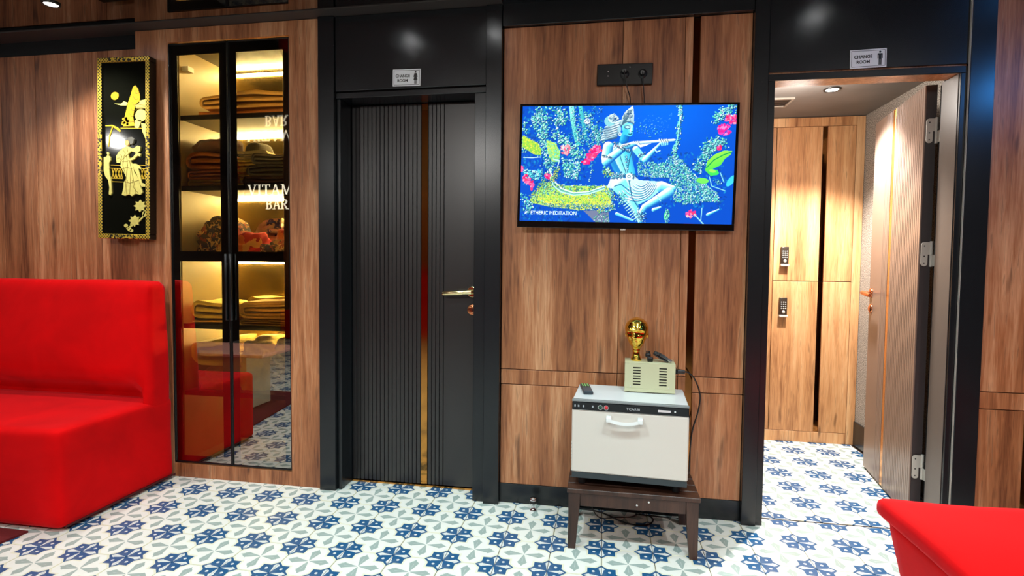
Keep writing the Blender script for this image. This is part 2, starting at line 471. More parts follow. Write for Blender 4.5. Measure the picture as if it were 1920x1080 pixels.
# ================================================================ door_2, open
d2 = root('door_2', (1.06, 2.5, 0), kind='structure', label='open fluted door swung into the changing room, in a black surround')
def D2(*a, **k): return D(*a, root_=d2, **k)
D2('frame_post', BLACK, .6125, .672, 2.487, 2.66, 0, CEIL-.006)
D2('frame_post', BLACK, 1.430, 1.518, 2.487, 2.66, 0, CEIL-.006)
D2('jamb', BLACK, .6745, .702, 2.500, 2.62, 0, 1.925)
JW = flat('jamb_lit_tone', lin(104, 95, 88), rough=.35, nz=.1, nscale=4)  # black jamb paled; the light falling on it is put into the colour
D2('jamb', BLACK, 1.4045, 1.4275, 2.500, 2.625, 0, 1.925)
D2('jamb_lit_face', JW, 1.402, 1.4042, 2.512, 2.622, 0, 1.925, .0005, label='inner face of the jamb, paled to its lit tone')
D2('rebate', BLACK, 1.418, 1.4275, 2.627, 2.66, 0, 1.925)
D2('head_rail', BLACK, .6745, 1.4275, 2.500, 2.508, 1.925, 1.953)
D2('lintel', W_MAIN, .6745, 1.4275, 2.5085, 2.60, 1.927, 2.09)
D2('header_panel', BLACK, .6745, 1.4275, 2.499, 2.508, 1.960, CEIL-.006)
D2('highlight_strip', STEEL, 1.4280, 1.4295, 2.489, 2.50, 0, CEIL-.01, .0003)  # pale strip put in for the highlight line beside the post
# leaf in its own frame: s along the leaf, t through it; hinge edge at (1.372, 2.685)
ang = math.atan2(.672, .103)
leaf2 = root('door_leaf', (1.372-1.06, 2.685-2.5, 0), rot=(0, 0, ang)); leaf2.parent = d2
# local x = along the leaf, local y+ = to the left (towards the room seen in the photograph)
FL = flat('fluted_board_lit_tone', lin(128, 108, 96), rough=.30, nz=.15, nscale=5)  # black fluted board lightened to taupe, with the strong light in its colour
EDGE = flat('dark_door_edge', lin(52, 46, 46), rough=.5, nz=.2)
def L2(name, mat, s0, s1, t0, t1, z0, z1, r=.001, **k): return B(name, mat, leaf2, s0, s1, t0, t1, z0, z1, r, **k)
core = MB().box(0, .68, -.045, -.006, .012, 1.935).build('leaf_core', EDGE, leaf2)
n = 17; ws = .365/n
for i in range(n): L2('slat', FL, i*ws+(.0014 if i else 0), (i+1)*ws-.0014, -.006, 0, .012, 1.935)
L2('gold_strip', flat('gold_trim', lin(222, 160, 90), rough=.25, metal=.8, nz=.08), .368, .400, -.006, -.001, .012, 1.935, .0005, label='gold strip let into the open door')
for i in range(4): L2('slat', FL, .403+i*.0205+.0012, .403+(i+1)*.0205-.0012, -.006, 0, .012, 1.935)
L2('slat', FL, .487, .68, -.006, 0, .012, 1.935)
for (sz, nm) in [(.998, 'lever')]:
    hm = MB().lathe([(.0, .010), (.022, .009), (.026, .004), (.026, 0)], (.645, 0, sz), 24, 'y')
    hm.tube([(.645, 0, sz), (.645, .045, sz)], .009, 12)
    hm.tube([(.648, .043, sz), (.61, .046, sz-.002), (.52, .044, sz-.008), (.51, .044, sz-.009)], [.012, .012, .0115, .008], 14)
    hm.build('lever_handle', COPPER, leaf2, label='copper lever handle near the free edge')
    MB().lathe([(.0, .012), (.012, .012), (.024, .006), (.025, 0)], (.645, 0, sz-.088), 24, 'y').build('keyhole_plate', COPPER, leaf2)
    # the same pair on the far face
    hm = MB().tube([(.645, -.045, sz), (.645, -.092, sz)], .009, 12)
    hm.tube([(.648, -.088, sz), (.61, -.091, sz-.002), (.52, -.089, sz-.008)], [.012, .012, .010], 14)
    hm.build('lever_handle', COPPER, leaf2)
# three hinges between leaf edge and jamb
for hz in (1.737, 1.200, .250):
    hg = MB()
    X0 = 1.3735-1.06; Y0 = 2.6785-2.5
    def rp(x0, x1, z0, z1, rr=.012, y=Y0-.0035):
        pts = []
        for (cx, cz, a0) in [(x1-rr, z1-rr, 0), (x0+rr, z1-rr, 90), (x0+rr, z0+rr, 180), (x1-rr, z0+rr, 270)]:
            for q in range(4):
                an = math.radians(a0+q*30); pts.append((cx+rr*math.cos(an), cz+rr*math.sin(an)))
        hg.prism(pts, y, y+.003)
    pl = []
    for (cx, cz, a0) in [(X0+.034, hz+.046, 0), (X0+.014, hz+.040, 90), (X0+.014, hz-.042, 180), (X0+.016, hz-.042, 270)]:
        rr = .006 if a0 == 0 else .012
        for q in range(4):
            an = math.radians(a0+q*30); pl.append((cx+rr*math.cos(an), cz+rr*math.sin(an)))
    pl += [(X0+.028, hz-.003), (X0+.040, hz-.003)]
    hg.prism(pl, Y0-.0065, Y0-.0035)
    hg.tube([(X0+.042, Y0-.006, hz-.002), (X0+.042, Y0-.006, hz+.056)], .0065, 12)
    hg.tube([(X0+.042, Y0-.006, hz-.056), (X0+.042, Y0-.006, hz-.003)], .0065, 12)
    # frame plate folds onto the jamb face
    hg.rbox(1.418-1.06, 1.426-1.06, 2.586-2.5, 2.628-2.5, hz-.054, hz+.052, .001, 1)
    hg.box(X0+.044, 1.424-1.06, Y0-.052, Y0-.049, hz-.054, hz-.004)
    hg.box(X0+.041, X0+.044, Y0-.052, Y0-.004, hz-.054, hz-.004)
    for dz in (-.04, -.01, .035): hg.lathe([(.003, -.001), (.003, .0)], (X0+.014, Y0-.0064, hz+dz), 8, 'y', mi=1)
    hg.build('hinge', [STEEL, BLKP], d2)

# ================================================================ changing room shell
cr_l = B('wall_changing_left', DK, None, .60, .70, 2.66, 3.80, 0, 2.09, kind='structure')
sp, snt, sb = newmat('speckled_plaster'); X.nt = snt
tcn = snt.nodes.new('ShaderNodeTexCoord'); n1 = snt.nodes.new('ShaderNodeTexNoise'); n1.inputs['Scale'].default_value = 240; n1.inputs['Detail'].default_value = 2
snt.links.new(tcn.outputs['Object'], n1.inputs['Vector'])
rp_ = snt.nodes.new('ShaderNodeValToRGB'); rp_.color_ramp.elements[0].position = .42; rp_.color_ramp.elements[0].color = lin(58, 50, 44)
rp_.color_ramp.elements[1].position = .58; rp_.color_ramp.elements[1].color = lin(196, 188, 176)
snt.links.new(n1.outputs['Fac'], rp_.inputs[0]); snt.links.new(rp_.outputs[0], sb.inputs['Base Color']); sb.inputs['Roughness'].default_value = .7
B('wall_changing_right', sp, None, 1.60, 1.66, 2.66, 4.0, 0, 2.09, kind='structure')
B('baseboard_changing', BLACK, None, 1.588, 1.60, 2.67, 3.765, 0, .155, .002, kind='structure')
B('wall_changing_back', DK, None, .60, 1.66, 3.99, 4.05, 0, 2.09, kind='structure')
CC = flat('grey_veined_ceiling', lin(108, 104, 100), rough=.5, nz=.3, nscale=5)
B('ceiling_changing', CC, None, .60, 1.66, 2.60, 4.05, 2.09, 2.15, kind='structure')
# ================================================================ built-in glass cabinet
cab = root('cabinet', (-1.88, 2.505, 0), 'tall walnut-framed cabinet with two bronze glass doors and lit shelves of cloths', 'cabinet')
CO = Vector(cab.location)
def C(name, mat, x0, x1, y0, y1, z0, z1, r=.001, parent=None, **k):
    return B(name, mat, parent or cab, x0-CO.x, x1-CO.x, y0-CO.y, y1-CO.y, z0-CO.z, z1-CO.z, r, **k)
FT = CEIL-.006
C('frame_stile', W_MAIN, -2.410, -2.221, 2.505, 2.54, 0, FT)
C('frame_stile', W_MAIN, -1.546, -1.387, 2.505, 2.556, 0, FT)
C('frame_rail', W_MAIN, -2.221, -1.546, 2.505, 2.54, 0, .072)
C('frame_rail', W_MAIN, -2.221, -1.546, 2.505, 2.54, 2.250, FT)
PAINT0 = flat('black_lip', lin(8, 8, 9), rough=.5, nz=.1)
LAM = flat('beige_laminate', lin(158, 140, 96), rough=.45, nz=.16, nscale=9, bump=.05)
BMIR = flat('smudged_bronze_mirror', lin(124, 106, 62), rough=.22, metal=.9, nz=.5, nscale=7)
C('side_panel', LAM, -2.235, -2.190, 2.545, 2.955, .0, FT)
C('side_panel', LAM, -1.550, -1.532, 2.565, 2.955, .0, FT)
C('back_panel', BMIR, -2.190, -1.550, 2.938, 2.955, .0, FT)
C('top_panel', BLACK, -2.190, -1.550, 2.545, 2.938, 2.245, 2.262)
zs = [1.890, 1.525, 1.158, .803, .447]
SHF = flat('dark_bronze_shelf', lin(74, 62, 42), rough=.35, nz=.2, nscale=6)
for z in zs:
    sh_ = C('shelf', SHF, -2.190, -1.550, 2.556, 2.938, z-.018, z)
    C('shelf_lip', PAINT0, -2.190, -1.550, 2.5475, 2.5555, z-.022, z+.003, parent=sh_)
C('bottom_panel', LAM, -2.190, -1.550, 2.545, 2.938, .058, .076)
LED = flat('warm_led_strip', (1.0, .78, .34, 1), emit=165)
LED_DIM = flat('dim_led_strip', (1.0, .66, .26, 1), emit=14)
for z in [2.235]+zs[:-1]:
    zz = (z-.020) if z < 2.2 else z-.005
    C('led_strip', LED, -2.186, -1.556, 2.925, 2.936, zz-.012, zz, 0, label='glowing warm light strip')
C('led_strip', LED_DIM, -2.186, -1.556, 2.925, 2.936, .400, .412, 0)
# glass doors
gm, gnt, gb = newmat('bronze_glass')
for n_ in list(gnt.nodes):
    if n_.type != 'OUTPUT_MATERIAL': gnt.nodes.remove(n_)
out = [n_ for n_ in gnt.nodes if n_.type == 'OUTPUT_MATERIAL'][0]
tr = gnt.nodes.new('ShaderNodeBsdfTransparent'); tr.inputs[0].default_value = (.92, .84, .66, 1)
gl = gnt.nodes.new('ShaderNodeBsdfGlossy'); gl.inputs['Roughness'].default_value = 0.0; gl.inputs[0].default_value = (.95, .93, .88, 1)
lw = gnt.nodes.new('ShaderNodeFresnel'); lw.inputs[0].default_value = 3.9
mxs = gnt.nodes.new('ShaderNodeMixShader'); gnt.links.new(lw.outputs[0], mxs.inputs[0])
gnt.links.new(tr.outputs[0], mxs.inputs[1]); gnt.links.new(gl.outputs[0], mxs.inputs[2]); gnt.links.new(mxs.outputs[0], out.inputs[0])
GLASS = gm
PAINT = flat('black_glass_border', lin(8, 8, 9), rough=.5, nz=.1)
def glass_door(x0, x1, wx0, wx1, pull):
    d = C('door', BLKP, x0, x1, 2.5105, 2.514, .078, .082, 0)     # thin bottom edge carries the door
    mb = MB(); F = .0035
    for (a, b_, c, e) in [(x0, x1, .078, .078+F), (x0, x1, 2.243-F, 2.243), (x0, x0+F, .078, 2.243), (x1-F, x1, .078, 2.243)]:
        mb.box(a-CO.x, b_-CO.x, 2.507-CO.y, 2.520-CO.y, c, e)
    mb.build('door_frame', BLKP, d)
    mb = MB(); y0, y1 = 2.5165-CO.y, 2.5195-CO.y
    mb.box(x0+F-CO.x, wx0-CO.x, y0, y1, .0816, 2.2394); mb.box(wx1-CO.x, x1-F-CO.x, y0, y1, .0816, 2.2394)
    mb.box(wx0-CO.x, wx1-CO.x, y0, y1, 2.188, 2.2394); mb.box(wx0-CO.x, wx1-CO.x, y0, y1, .0816, .112)
    mb.box(wx0-CO.x, wx1-CO.x, y0, y1, 1.135, 1.188)
    mb.build('black_border', PAINT, d, label='black painted border behind the glass')
    g = MB().add([(a-CO.x, 2.5145-CO.y, z) for a, z in ((x0+F, .0816), (x1-F, .0816), (x1-F, 2.2394), (x0+F, 2.2394))], [(0, 1, 2, 3)])
    g.build('glass_pane', GLASS, d, label='bronze tinted glass pane')
    mb = MB().rbox(pull-.006-CO.x, pull+.006-CO.x, 2.4925-CO.y, 2.5065-CO.y, .835, 1.175, .002, 2)
    mb.build('handle', flat('dark_metal_pull', lin(58, 60, 62), rough=.25, metal=.8, nz=.1), d, label='slim dark metal pull')
glass_door(-2.219, -1.887, -2.177, -1.938, -1.899)
glass_door(-1.8845, -1.548, -1.842, -1.586, -1.873)
# perforated hinge bracket at the top left
MB().box(-2.186-CO.x, -2.150-CO.x, 2.56-CO.y, 2.60-CO.y, 2.125, 2.150).build('hinge_bracket', STEEL, cab)

# ---------------------------------------------------------------- cloths on the shelves
def cloth(name, c, nz=.18, stripes=None):
    return flat(name, c, rough=.95, nz=nz, nscale=40, bump=.5, sheen=.2)
def multi(name, cols, scale=26):
    m, nt, b = newmat(name); N = nt.nodes.new
    tc = N('ShaderNodeTexCoord'); v = N('ShaderNodeTexVoronoi'); v.inputs['Scale'].default_value = scale
    no = N('ShaderNodeTexNoise'); no.inputs['Scale'].default_value = scale*.7; no.inputs['Detail'].default_value = 4
    nt.links.new(tc.outputs['Object'], no.inputs['Vector'])
    ad = N('ShaderNodeMix'); ad.data_type = 'VECTOR'; ad.inputs[0].default_value = .12
    nt.links.new(tc.outputs['Object'], ad.inputs[4]); nt.links.new(no.outputs['Color'], ad.inputs[5])
    nt.links.new(ad.outputs[1], v.inputs['Vector'])
    sx = N('ShaderNodeSeparateXYZ'); nt.links.new(v.outputs['Color'], sx.inputs[0])
    rp = N('ShaderNodeValToRGB'); rp.color_ramp.interpolation = 'CONSTANT'; e = rp.color_ramp.elements
    e[0].position = 0; e[0].color = cols[0]; e[1].position = 1/len(cols); e[1].color = cols[1]
    for i in range(2, len(cols)):
        k = e.new(i/len(cols)); k.color = cols[i]
    nt.links.new(sx.outputs[0], rp.inputs[0]); nt.links.new(rp.outputs[0], b.inputs['Base Color'])
    b.inputs['Roughness'].default_value = .9
    return m
OCHRE = cloth('ochre_towel', lin(234, 184, 100)); GOLDT = cloth('golden_towel', lin(244, 208, 100)); RUST = cloth('rust_towel', lin(214, 130, 52))
BROWN = cloth('dark_brown_cloth', lin(84, 54, 38)); CREAM = cloth('cream_cloth', lin(232, 214, 160)); DARK = cloth('dark_olive_cloth', lin(62, 54, 36))
MULTI1 = multi('dark_patterned_cloth', [lin(28, 24, 26), lin(150, 112, 60), lin(30, 34, 60), lin(132, 54, 34), lin(60, 48, 34), lin(190, 150, 90)], 42)
MULTI2 = multi('red_patterned_cloth', [lin(190, 30, 24), lin(210, 110, 40), lin(150, 20, 20), lin(220, 160, 80), lin(176, 40, 28)], 16)
MULTI3 = multi('white_blue_patterned_cloth', [lin(236, 226, 190), lin(230, 220, 180), lin(60, 74, 130), lin(240, 230, 200), lin(226, 214, 170)], 34)
def folded(mat, x0, x1, y0, y1, z, h, nfold, seed, label, flip=False, sag=.0, group=None, name='folded_towel'):
    """a towel folded over and over: nested U-shaped layers seen from the front, fold on the left"""
    rng = random.Random(seed); mb = MB(); cx, cy = (x0+x1)/2, (y0+y1)/2
    th = h/(2*nfold); ny = 10
    for k in range(nfold):
        hk = h/2-th*k-th*.5; xl = x0+th*k*.9+hk
        path = []
        xr = x1-rng.uniform(0, .012)
        if hk > th*.6:
            path += [(xr, -hk)]
            for q in range(5): path.append((xr+(xl-xr)*(q+1)/5, -hk))
            for q in range(1, 8):
                an = -PI/2-PI*q/8; path.append((xl+hk*math.cos(an), hk*math.sin(an)))
            for q in range(6): path.append((xl+(x1-xl)*q/5, hk))
        else:
            path = [(xl-hk+(x1-xl)*q/8, 0) for q in range(9)]
        # offset ribbon closed
        P = [Vector(p) for p in path]; nrm = []
        for i in range(len(P)):
            t = (P[min(i+1, len(P)-1)]-P[max(i-1, 0)]).normalized(); nrm.append(Vector((-t.y, t.x)))
        tt = th*.46
        ring = [P[i]+nrm[i]*tt for i in range(len(P))]+[P[i]-nrm[i]*tt for i in range(len(P)-1, -1, -1)]
        n = len(ring); vs = []; fs = []
        for j in range(ny+1):
            y = y0+(y1-y0)*j/ny
            ins = .004*(1 if j in (0, ny) else 0)
            for p in ring:
                nn = noise.noise(Vector((p.x*9+seed, y*8, p.y*9)))*.008+noise.noise(Vector((p.x*30, y*25+seed, p.y*14)))*.003
                zz = z+h/2+p.y+nn*(.4+.6*(p.y+h/2)/h)+sag*math.sin((p.x-x0)/(x1-x0)*5+seed)*(p.y+h/2)/h
                zz = max(zz, z+.0008)
                px = p.x+nn*.8
                if flip: px = x0+x1-px
                vs.append((px-cx, y-cy+nn*.5, zz-z))
        for j in range(ny):
            for i in range(n):
                i2 = (i+1) % n; fs.append((j*n+i, j*n+i2, (j+1)*n+i2, (j+1)*n+i))
        fs.append(tuple(range(n))); fs.append(tuple(ny*n+i for i in range(n-1, -1, -1)))
        mb.add(vs, fs, 0, True)
    return mb.build(name, mat, None, label, 'towel', group, loc=(cx, cy, z))
def heap(mat, x0, x1, y0, y1, z, h, seed, label, folds=9, amp=.02, name='crumpled_cloth', cat='cloth', group=None):
    """a crumpled cloth lying on a shelf: a soft mound with creases, flat below"""
    cx, cy = (x0+x1)/2, (y0+y1)/2; rx, ry = (x1-x0)/2, (y1-y0)/2
    n, m = 44, 22; vs = []; fs = []
    for i in range(m+1):
        t = PI*.5*i/m
        for k in range(n):
            a = 2*PI*k/n
            ca, sa = math.cos(a), math.sin(a)
            e = .62
            sx = math.copysign(abs(ca)**e, ca)*rx; sy = math.copysign(abs(sa)**e, sa)*ry
            r = math.cos(t)**.45; hz = math.sin(t)**.8*h
            p = Vector((sx*r*11+seed*3.1, sy*r*11, hz*11))
            q = noise.noise(p*.6)*2.2
            d = abs(math.sin((p.z*1.4+p.x*.5+q)*folds*.28))*amp-amp*.5
            d += noise.noise(p*1.7)*amp*.6
            if i == 0: d *= .3
            f = 1+d/max(.03, min(rx, ry))
            x = max(-rx*1.04, min(rx*1.04, sx*r*f)); y = max(-ry*1.04, min(ry*1.04, sy*r*f))
            vs.append((x, y, max(.0008, hz+(d if i else 0)*.9) if i else .0008))
    for i in range(m):
        for k in range(n):
            k2 = (k+1) % n; fs.append((i*n+k, i*n+k2, (i+1)*n+k2, (i+1)*n+k))
    mb = MB().add(vs, fs, 0, True).add([vs[k] for k in range(n)], [tuple(range(n-1, -1, -1))])
    return mb.build(name, mat, None, label, cat, group, loc=(cx, cy, z))
S1, S2, S3, S4, S5, S6 = 1.890, 1.525, 1.158, .803, .447, .076
e_ = .0006
# top shelf
folded(RUST, -2.125, -1.62, 2.60, 2.84, S1+e_, .045, 1, 3, 'thin rust cloth folded flat under the ochre towel, top shelf')
folded(OCHRE, -2.120, -1.60, 2.61, 2.84, S1+.049, .078, 2, 5, 'thick ochre towel, topmost on the cabinet top shelf', sag=.012)
# second shelf: left stack
folded(GOLDT, -2.17, -1.98, 2.575, 2.80, S2+e_, .038, 2, 9, 'yellow cloth at the bottom left of the second shelf')
folded(RUST, -2.175, -1.955, 2.58, 2.80, S2+.041, .047, 2, 11, 'rust brown towel low in the left stack, second shelf')
folded(RUST, -2.178, -1.96, 2.58, 2.80, S2+.094, .088, 2, 12, 'thick orange-brown towel midway up the left stack, second shelf', sag=.004)
heap(BROWN, -2.175, -1.965, 2.585, 2.80, S2+.188, .080, 4, 'crumpled dark brown cloth on top of the left stack, second shelf', folds=12)
# second shelf: middle
folded(CREAM, -1.935, -1.70, 2.67, 2.92, S2+e_, .045, 2, 21, 'pale cream towel under the golden towels, second shelf', flip=True)
folded(GOLDT, -1.945, -1.765, 2.66, 2.92, S2+.047, .055, 2, 22, 'golden towel lower in the middle stack, second shelf', flip=True)
folded(GOLDT, -1.945, -1.755, 2.66, 2.92, S2+.104, .050, 2, 23, 'golden towel higher in the middle stack, second shelf', flip=True)
folded(CREAM, -1.945, -1.77, 2.66, 2.92, S2+.156, .046, 3, 24, 'striped pale towel topping the middle stack, second shelf', flip=True)
heap(DARK, -1.945, -1.845, 2.70, 2.86, S2+.206, .060, 8, 'small dark round bundle on the pale towel, second shelf', folds=4, amp=.006)
# second shelf: right front
folded(BROWN, -1.855, -1.565, 2.575, 2.655, S2+e_, .050, 2, 31, 'brown cloth at the bottom right front of the second shelf')
folded(DARK, -1.825, -1.570, 2.575, 2.655, S2+.052, .060, 2, 32, 'dark olive cloth midway in the right stack, second shelf')
folded(DARK, -1.805, -1.565, 2.575, 2.655, S2+.114, .050, 2, 33, 'dark olive cloth topping the right stack, second shelf', sag=.004)
# third shelf
heap(MULTI1, -2.17, -1.965, 2.59, 2.86, S3+e_, .215, 14, 'bulging dark patterned cloth bundle at the left of the third shelf', folds=14, amp=.022)
heap(MULTI2, -1.955, -1.78, 2.60, 2.77, S3+e_, .125, 16, 'red patterned bundle at the middle front of the third shelf', folds=9)
heap(MULTI2, -1.765, -1.57, 2.66, 2.90, S3+e_, .165, 17, 'orange-red patterned bundle at the right back of the third shelf', folds=11)
folded(MULTI3, -1.955, -1.80, 2.825, 2.93, S3+e_, .220, 4, 41, 'white cloth with blue print folded high at the back of the third shelf', name='folded_cloth')
heap(MULTI1, -1.765, -1.57, 2.57, 2.65, S3+e_, .085, 18, 'small dark green patterned cloth at the right front of the third shelf', folds=12)
# fourth shelf
folded(OCHRE, -2.180, -1.965, 2.60, 2.84, S4+e_, .024, 1, 50, 'thin ochre towel at the bottom left of the fourth shelf')
folded(GOLDT, -2.182, -1.96, 2.60, 2.84, S4+.028, .088, 2, 51, 'thick folded golden towel at the left of the fourth shelf', sag=.005)
folded(CREAM, -1.95, -1.715, 2.745, 2.92, S4+e_, .062, 3, 52, 'pale cream towels folded under the golden one at the back of the fourth shelf')
folded(GOLDT, -1.95, -1.70, 2.745, 2.92, S4+.065, .075, 2, 53, 'golden towel on the cream one at the back of the fourth shelf', sag=.006)
folded(OCHRE, -1.880, -1.565, 2.58, 2.735, S4+e_, .032, 2, 54, 'flat ochre towel at the bottom right of the fourth shelf')
folded(OCHRE, -1.882, -1.56, 2.58, 2.735, S4+.036, .094, 3, 55, 'thick ochre towel folded in three at the right front of the fourth shelf', sag=.006)
# fifth shelf
folded(GOLDT, -2.180, -1.965, 2.60, 2.84, S5+.130, .140, 2, 60, 'puffy golden blanket folded on the left of the fifth shelf', name='folded_blanket', sag=.01)
heap(RUST, -2.180, -1.955, 2.60, 2.85, S5+e_, .108, 61, 'crumpled orange sheet at the bottom left of the fifth shelf', folds=12)
heap(GOLDT, -1.945, -1.75, 2.62, 2.90, S5+e_, .270, 62, 'tall heap of crumpled golden sheets at the middle of the fifth shelf', folds=12, amp=.026)
heap(CREAM, -1.735, -1.57, 2.60, 2.90, S5+e_, .290, 63, 'tall heap of crumpled pale yellow sheets at the right of the fifth shelf', folds=13, amp=.028)
# ================================================================ red sofas
def velvet(name, c):
    m, nt, b = newmat(name); N = nt.nodes.new
    tc = N('ShaderNodeTexCoord'); n = N('ShaderNodeTexNoise'); n.inputs['Scale'].default_value = 4; n.inputs['Detail'].default_value = 6; n.inputs['Distortion'].default_value = .6
    nt.links.new(tc.outputs['Object'], n.inputs['Vector'])
    col_ = mixc(nt, n.outputs['Fac'], tuple(x*.62 for x in c[:3])+(1,), tuple(min(1, x*1.25) for x in c[:3])+(1,))
    nt.links.new(col_, b.inputs['Base Color']); b.inputs['Roughness'].default_value = .8
    b.inputs['Sheen Weight'].default_value = .26; b.inputs['Sheen Tint'].default_value = (1, .20, .26, 1); b.inputs['Sheen Roughness'].default_value = .4
    b.inputs['Specular IOR Level'].default_value = .10
    n2 = N('ShaderNodeTexNoise'); n2.inputs['Scale'].default_value = 450; nt.links.new(tc.outputs['Object'], n2.inputs['Vector'])
    bp = N('ShaderNodeBump'); bp.inputs['Strength'].default_value = .25; bp.inputs['Distance'].default_value = .001
    nt.links.new(n2.outputs['Fac'], bp.inputs['Height']); nt.links.new(bp.outputs[0], b.inputs['Normal'])
    return m
RED = velvet('red_velvet', lin(218, 0, 4))
def rounded(x0, x1, y0, y1, z0, z1, r, div=14, puff=.0, fn=None):
    """soft upholstered block: subdivided box pushed to rounded corners, slightly puffed"""
    bm = bmesh.new(); bmesh.ops.create_cube(bm, size=1)
    bmesh.ops.subdivide_edges(bm, edges=list(bm.edges), cuts=div, use_grid_fill=True)
    c = Vector(((x0+x1)/2, (y0+y1)/2, (z0+z1)/2)); h = Vector(((x1-x0)/2, (y1-y0)/2, (z1-z0)/2))
    for v in bm.verts:
        q = Vector((v.co.x*2, v.co.y*2, v.co.z*2))
        # denser sampling near edges
        q = Vector([math.copysign(1-(1-abs(t))**1.6, t) for t in q])
        p = Vector((q.x*h.x, q.y*h.y, q.z*h.z))
        inn = Vector([max(-(h[i]-r), min(h[i]-r, p[i])) for i in range(3)])
        d = p-inn
        if d.length > 1e-9: p = inn+d.normalized()*r if sum(1 for i in range(3) if abs(d[i]) > 1e-6) > 1 else p
        if puff:
            p.z += puff*(1-(q.x**2))*(1-(q.y**2))*(1 if q.z > 0 else 0)
        p += c
        if fn: p = Vector(fn(p))
        v.co = p
    mb = MB(); bm.verts.index_update()
    mb.add([v.co[:] for v in bm.verts], [[v.index for v in f.verts] for f in bm.faces], 0, True); bm.free()
    return mb
sofa = root('sofa', (-3.0, 2.20, 0), 'red velvet sofa with a high back below the lacquer panel', 'sofa')
def wob(p):
    n = noise.noise(Vector((p[0]*2.3, p[1]*2.3, p[2]*2.3)))*.010
    return (p[0]+n*.6, p[1]+n*.6, p[2]+n*(1 if p[2] > .08 else 0))
def sf(p):
    x, y, z = wob(p)
    return (x+3.0, y-2.20, z)
rounded(-4.2, -2.205, 1.872, 2.490, .012, .43, .028, 18, .012, sf).build('seat', RED, sofa)
def bf(p):
    x, y, z = wob(p)
    k = (z-.43)/.60
    if y < 2.45:
        f_ = (2.49-y)/.165
        y += .035*k*f_                  # leaning front face
        s_ = max(0, min(1, (.56-z)/.10)); s_ = s_*s_*(3-2*s_)
        e_2 = max(0, min(1, (-2.245-x)/.07)); e_2 = e_2*e_2*(3-2*e_2)
        y += .115*s_*e_2*f_                # the cushion rounds away above the seat
    y -= .018*math.sin(PI*max(0, min(1, k)))*max(0, (2.49-y)/.165)*(1-((x+3.2)/1.02)**4 if abs(x+3.2) < 1.02 else 0)
    x -= .012*k if x > -2.5 else 0
    return (x+3.0, y-2.20, z)
rounded(-4.2, -2.207, 2.325, 2.490, .33, 1.035, .045, 18, 0, bf).build('backrest', RED, sofa)
mbp = MB().tube([(-2.207+3.0, 1.90-2.2, .018), (-2.207+3.0, 2.49-2.2, .018)], .005, 8)
mbp.build('bottom_seam', flat('dark_red_seam', lin(70, 6, 8), rough=.8, nz=.1), sofa)

ott = root('bench_seat', (1.25, 1.25, 0), 'red velvet bench seat in the right foreground', 'seat')
def of(p):
    x, y, z = wob((p[0], p[1], p[2]))
    k = max(0, .40-z)/.40
    x2 = x+(.085*k if x < 1.0 else 0); y2 = y-(.03*k if y > 1.6 else 0)
    return (x2-1.25, y2-1.25, z)
def lid(p):
    x, y, z = wob(p); return (x-1.25, y-1.25, z)
rounded(.840, 1.95, .60, 1.775, .012, .395, .03, 16, 0, of).build('seat_base', RED, ott)
rounded(.822, 1.97, .58, 1.797, .385, .445, .026, 18, .010, lid).build('seat_pad', RED, ott)

added_sofa = root('sofa', (-3.0, -2.7, 0), 'unseen red velvet sofa added across the lounge to tint the fluted black door', 'sofa')  # guessed sofa, added out of view to redden the black door's reflection
def s2(p): x, y, z = wob(p); return (x+3.0, y+2.7, z)
rounded(-4.7, -1.4, -3.15, -2.30, .012, .43, .03, 12, .012, s2).build('seat', RED, added_sofa)
rounded(-4.7, -1.4, -3.18, -2.95, .40, 1.05, .05, 12, 0, s2).build('backrest', RED, added_sofa)

# dark red rug and low table in front of the sofa, seen in the cabinet glass
RUG = flat('dark_red_rug', lin(96, 10, 14), rough=.95, nz=.3, nscale=120, bump=.4)
MB().prism([(-2.345, 1.86), (-2.50, .70), (-4.4, .70), (-4.4, 1.86)], .0005, .009, plane='xy').build('rug', RUG, None, 'dark red rug on the tiles in front of the sofa', 'rug')
tb = root('low_table', (-2.95, 1.25, 0), 'low table with a pale pink speckled top in front of the sofa', 'table')
B('table_top', flat('pink_speckled_stone', lin(206, 150, 140), rough=.25, nz=.5, nscale=90), tb, -.50, .50, -.33, .18, .43, .455, .004)
B('table_base', flat('cream_board', lin(220, 205, 170), rough=.5, nz=.1), tb, -.30, .30, -.22, .08, .0095, .4295, .004)

# ================================================================ framed lacquer panel
art = root('lacquer_panel', (-2.447, 2.4870, 1.711), 'tall black lacquer panel with a dancing lady in a gold lattice frame', 'picture', rot=(0, math.radians(1.1), 0))
LACQ = flat('black_lacquer', lin(14, 15, 10), rough=.07, nz=.4, nscale=3, spec=.35)
PEARL = flat('gilded_relief', lin(236, 222, 120), rough=.35, metal=.25, nz=.25, nscale=60)
PEARL2 = flat('gold_relief', lin(222, 184, 40), rough=.35, metal=.4, nz=.3, nscale=80)
SKIN = flat('pale_relief_face', lin(240, 190, 120), rough=.5, nz=.05)
m, nt, b = newmat('gold_lattice_frame'); X.nt = nt; FRM = m
tc = nt.nodes.new('ShaderNodeTexCoord'); spx = nt.nodes.new('ShaderNodeSeparateXYZ'); nt.links.new(tc.outputs['Object'], spx.inputs[0])
xx, zz = X(spx.outputs[0]), X(spx.outputs[2])
a1 = (X.m('FRACT', (xx+zz)*62.0)-.5).abs(); a2 = (X.m('FRACT', (xx-zz)*62.0)-.5).abs()
lat = (a1.min(a2) < .20)
no = nt.nodes.new('ShaderNodeTexNoise'); no.inputs['Scale'].default_value = 95; nt.links.new(tc.outputs['Object'], no.inputs['Vector'])
scroll = (X(no.outputs['Fac']) > .50)
mid = ((zz+.02).abs() < .11).max(((xx.abs() < .085)*(zz.abs() > .44)))
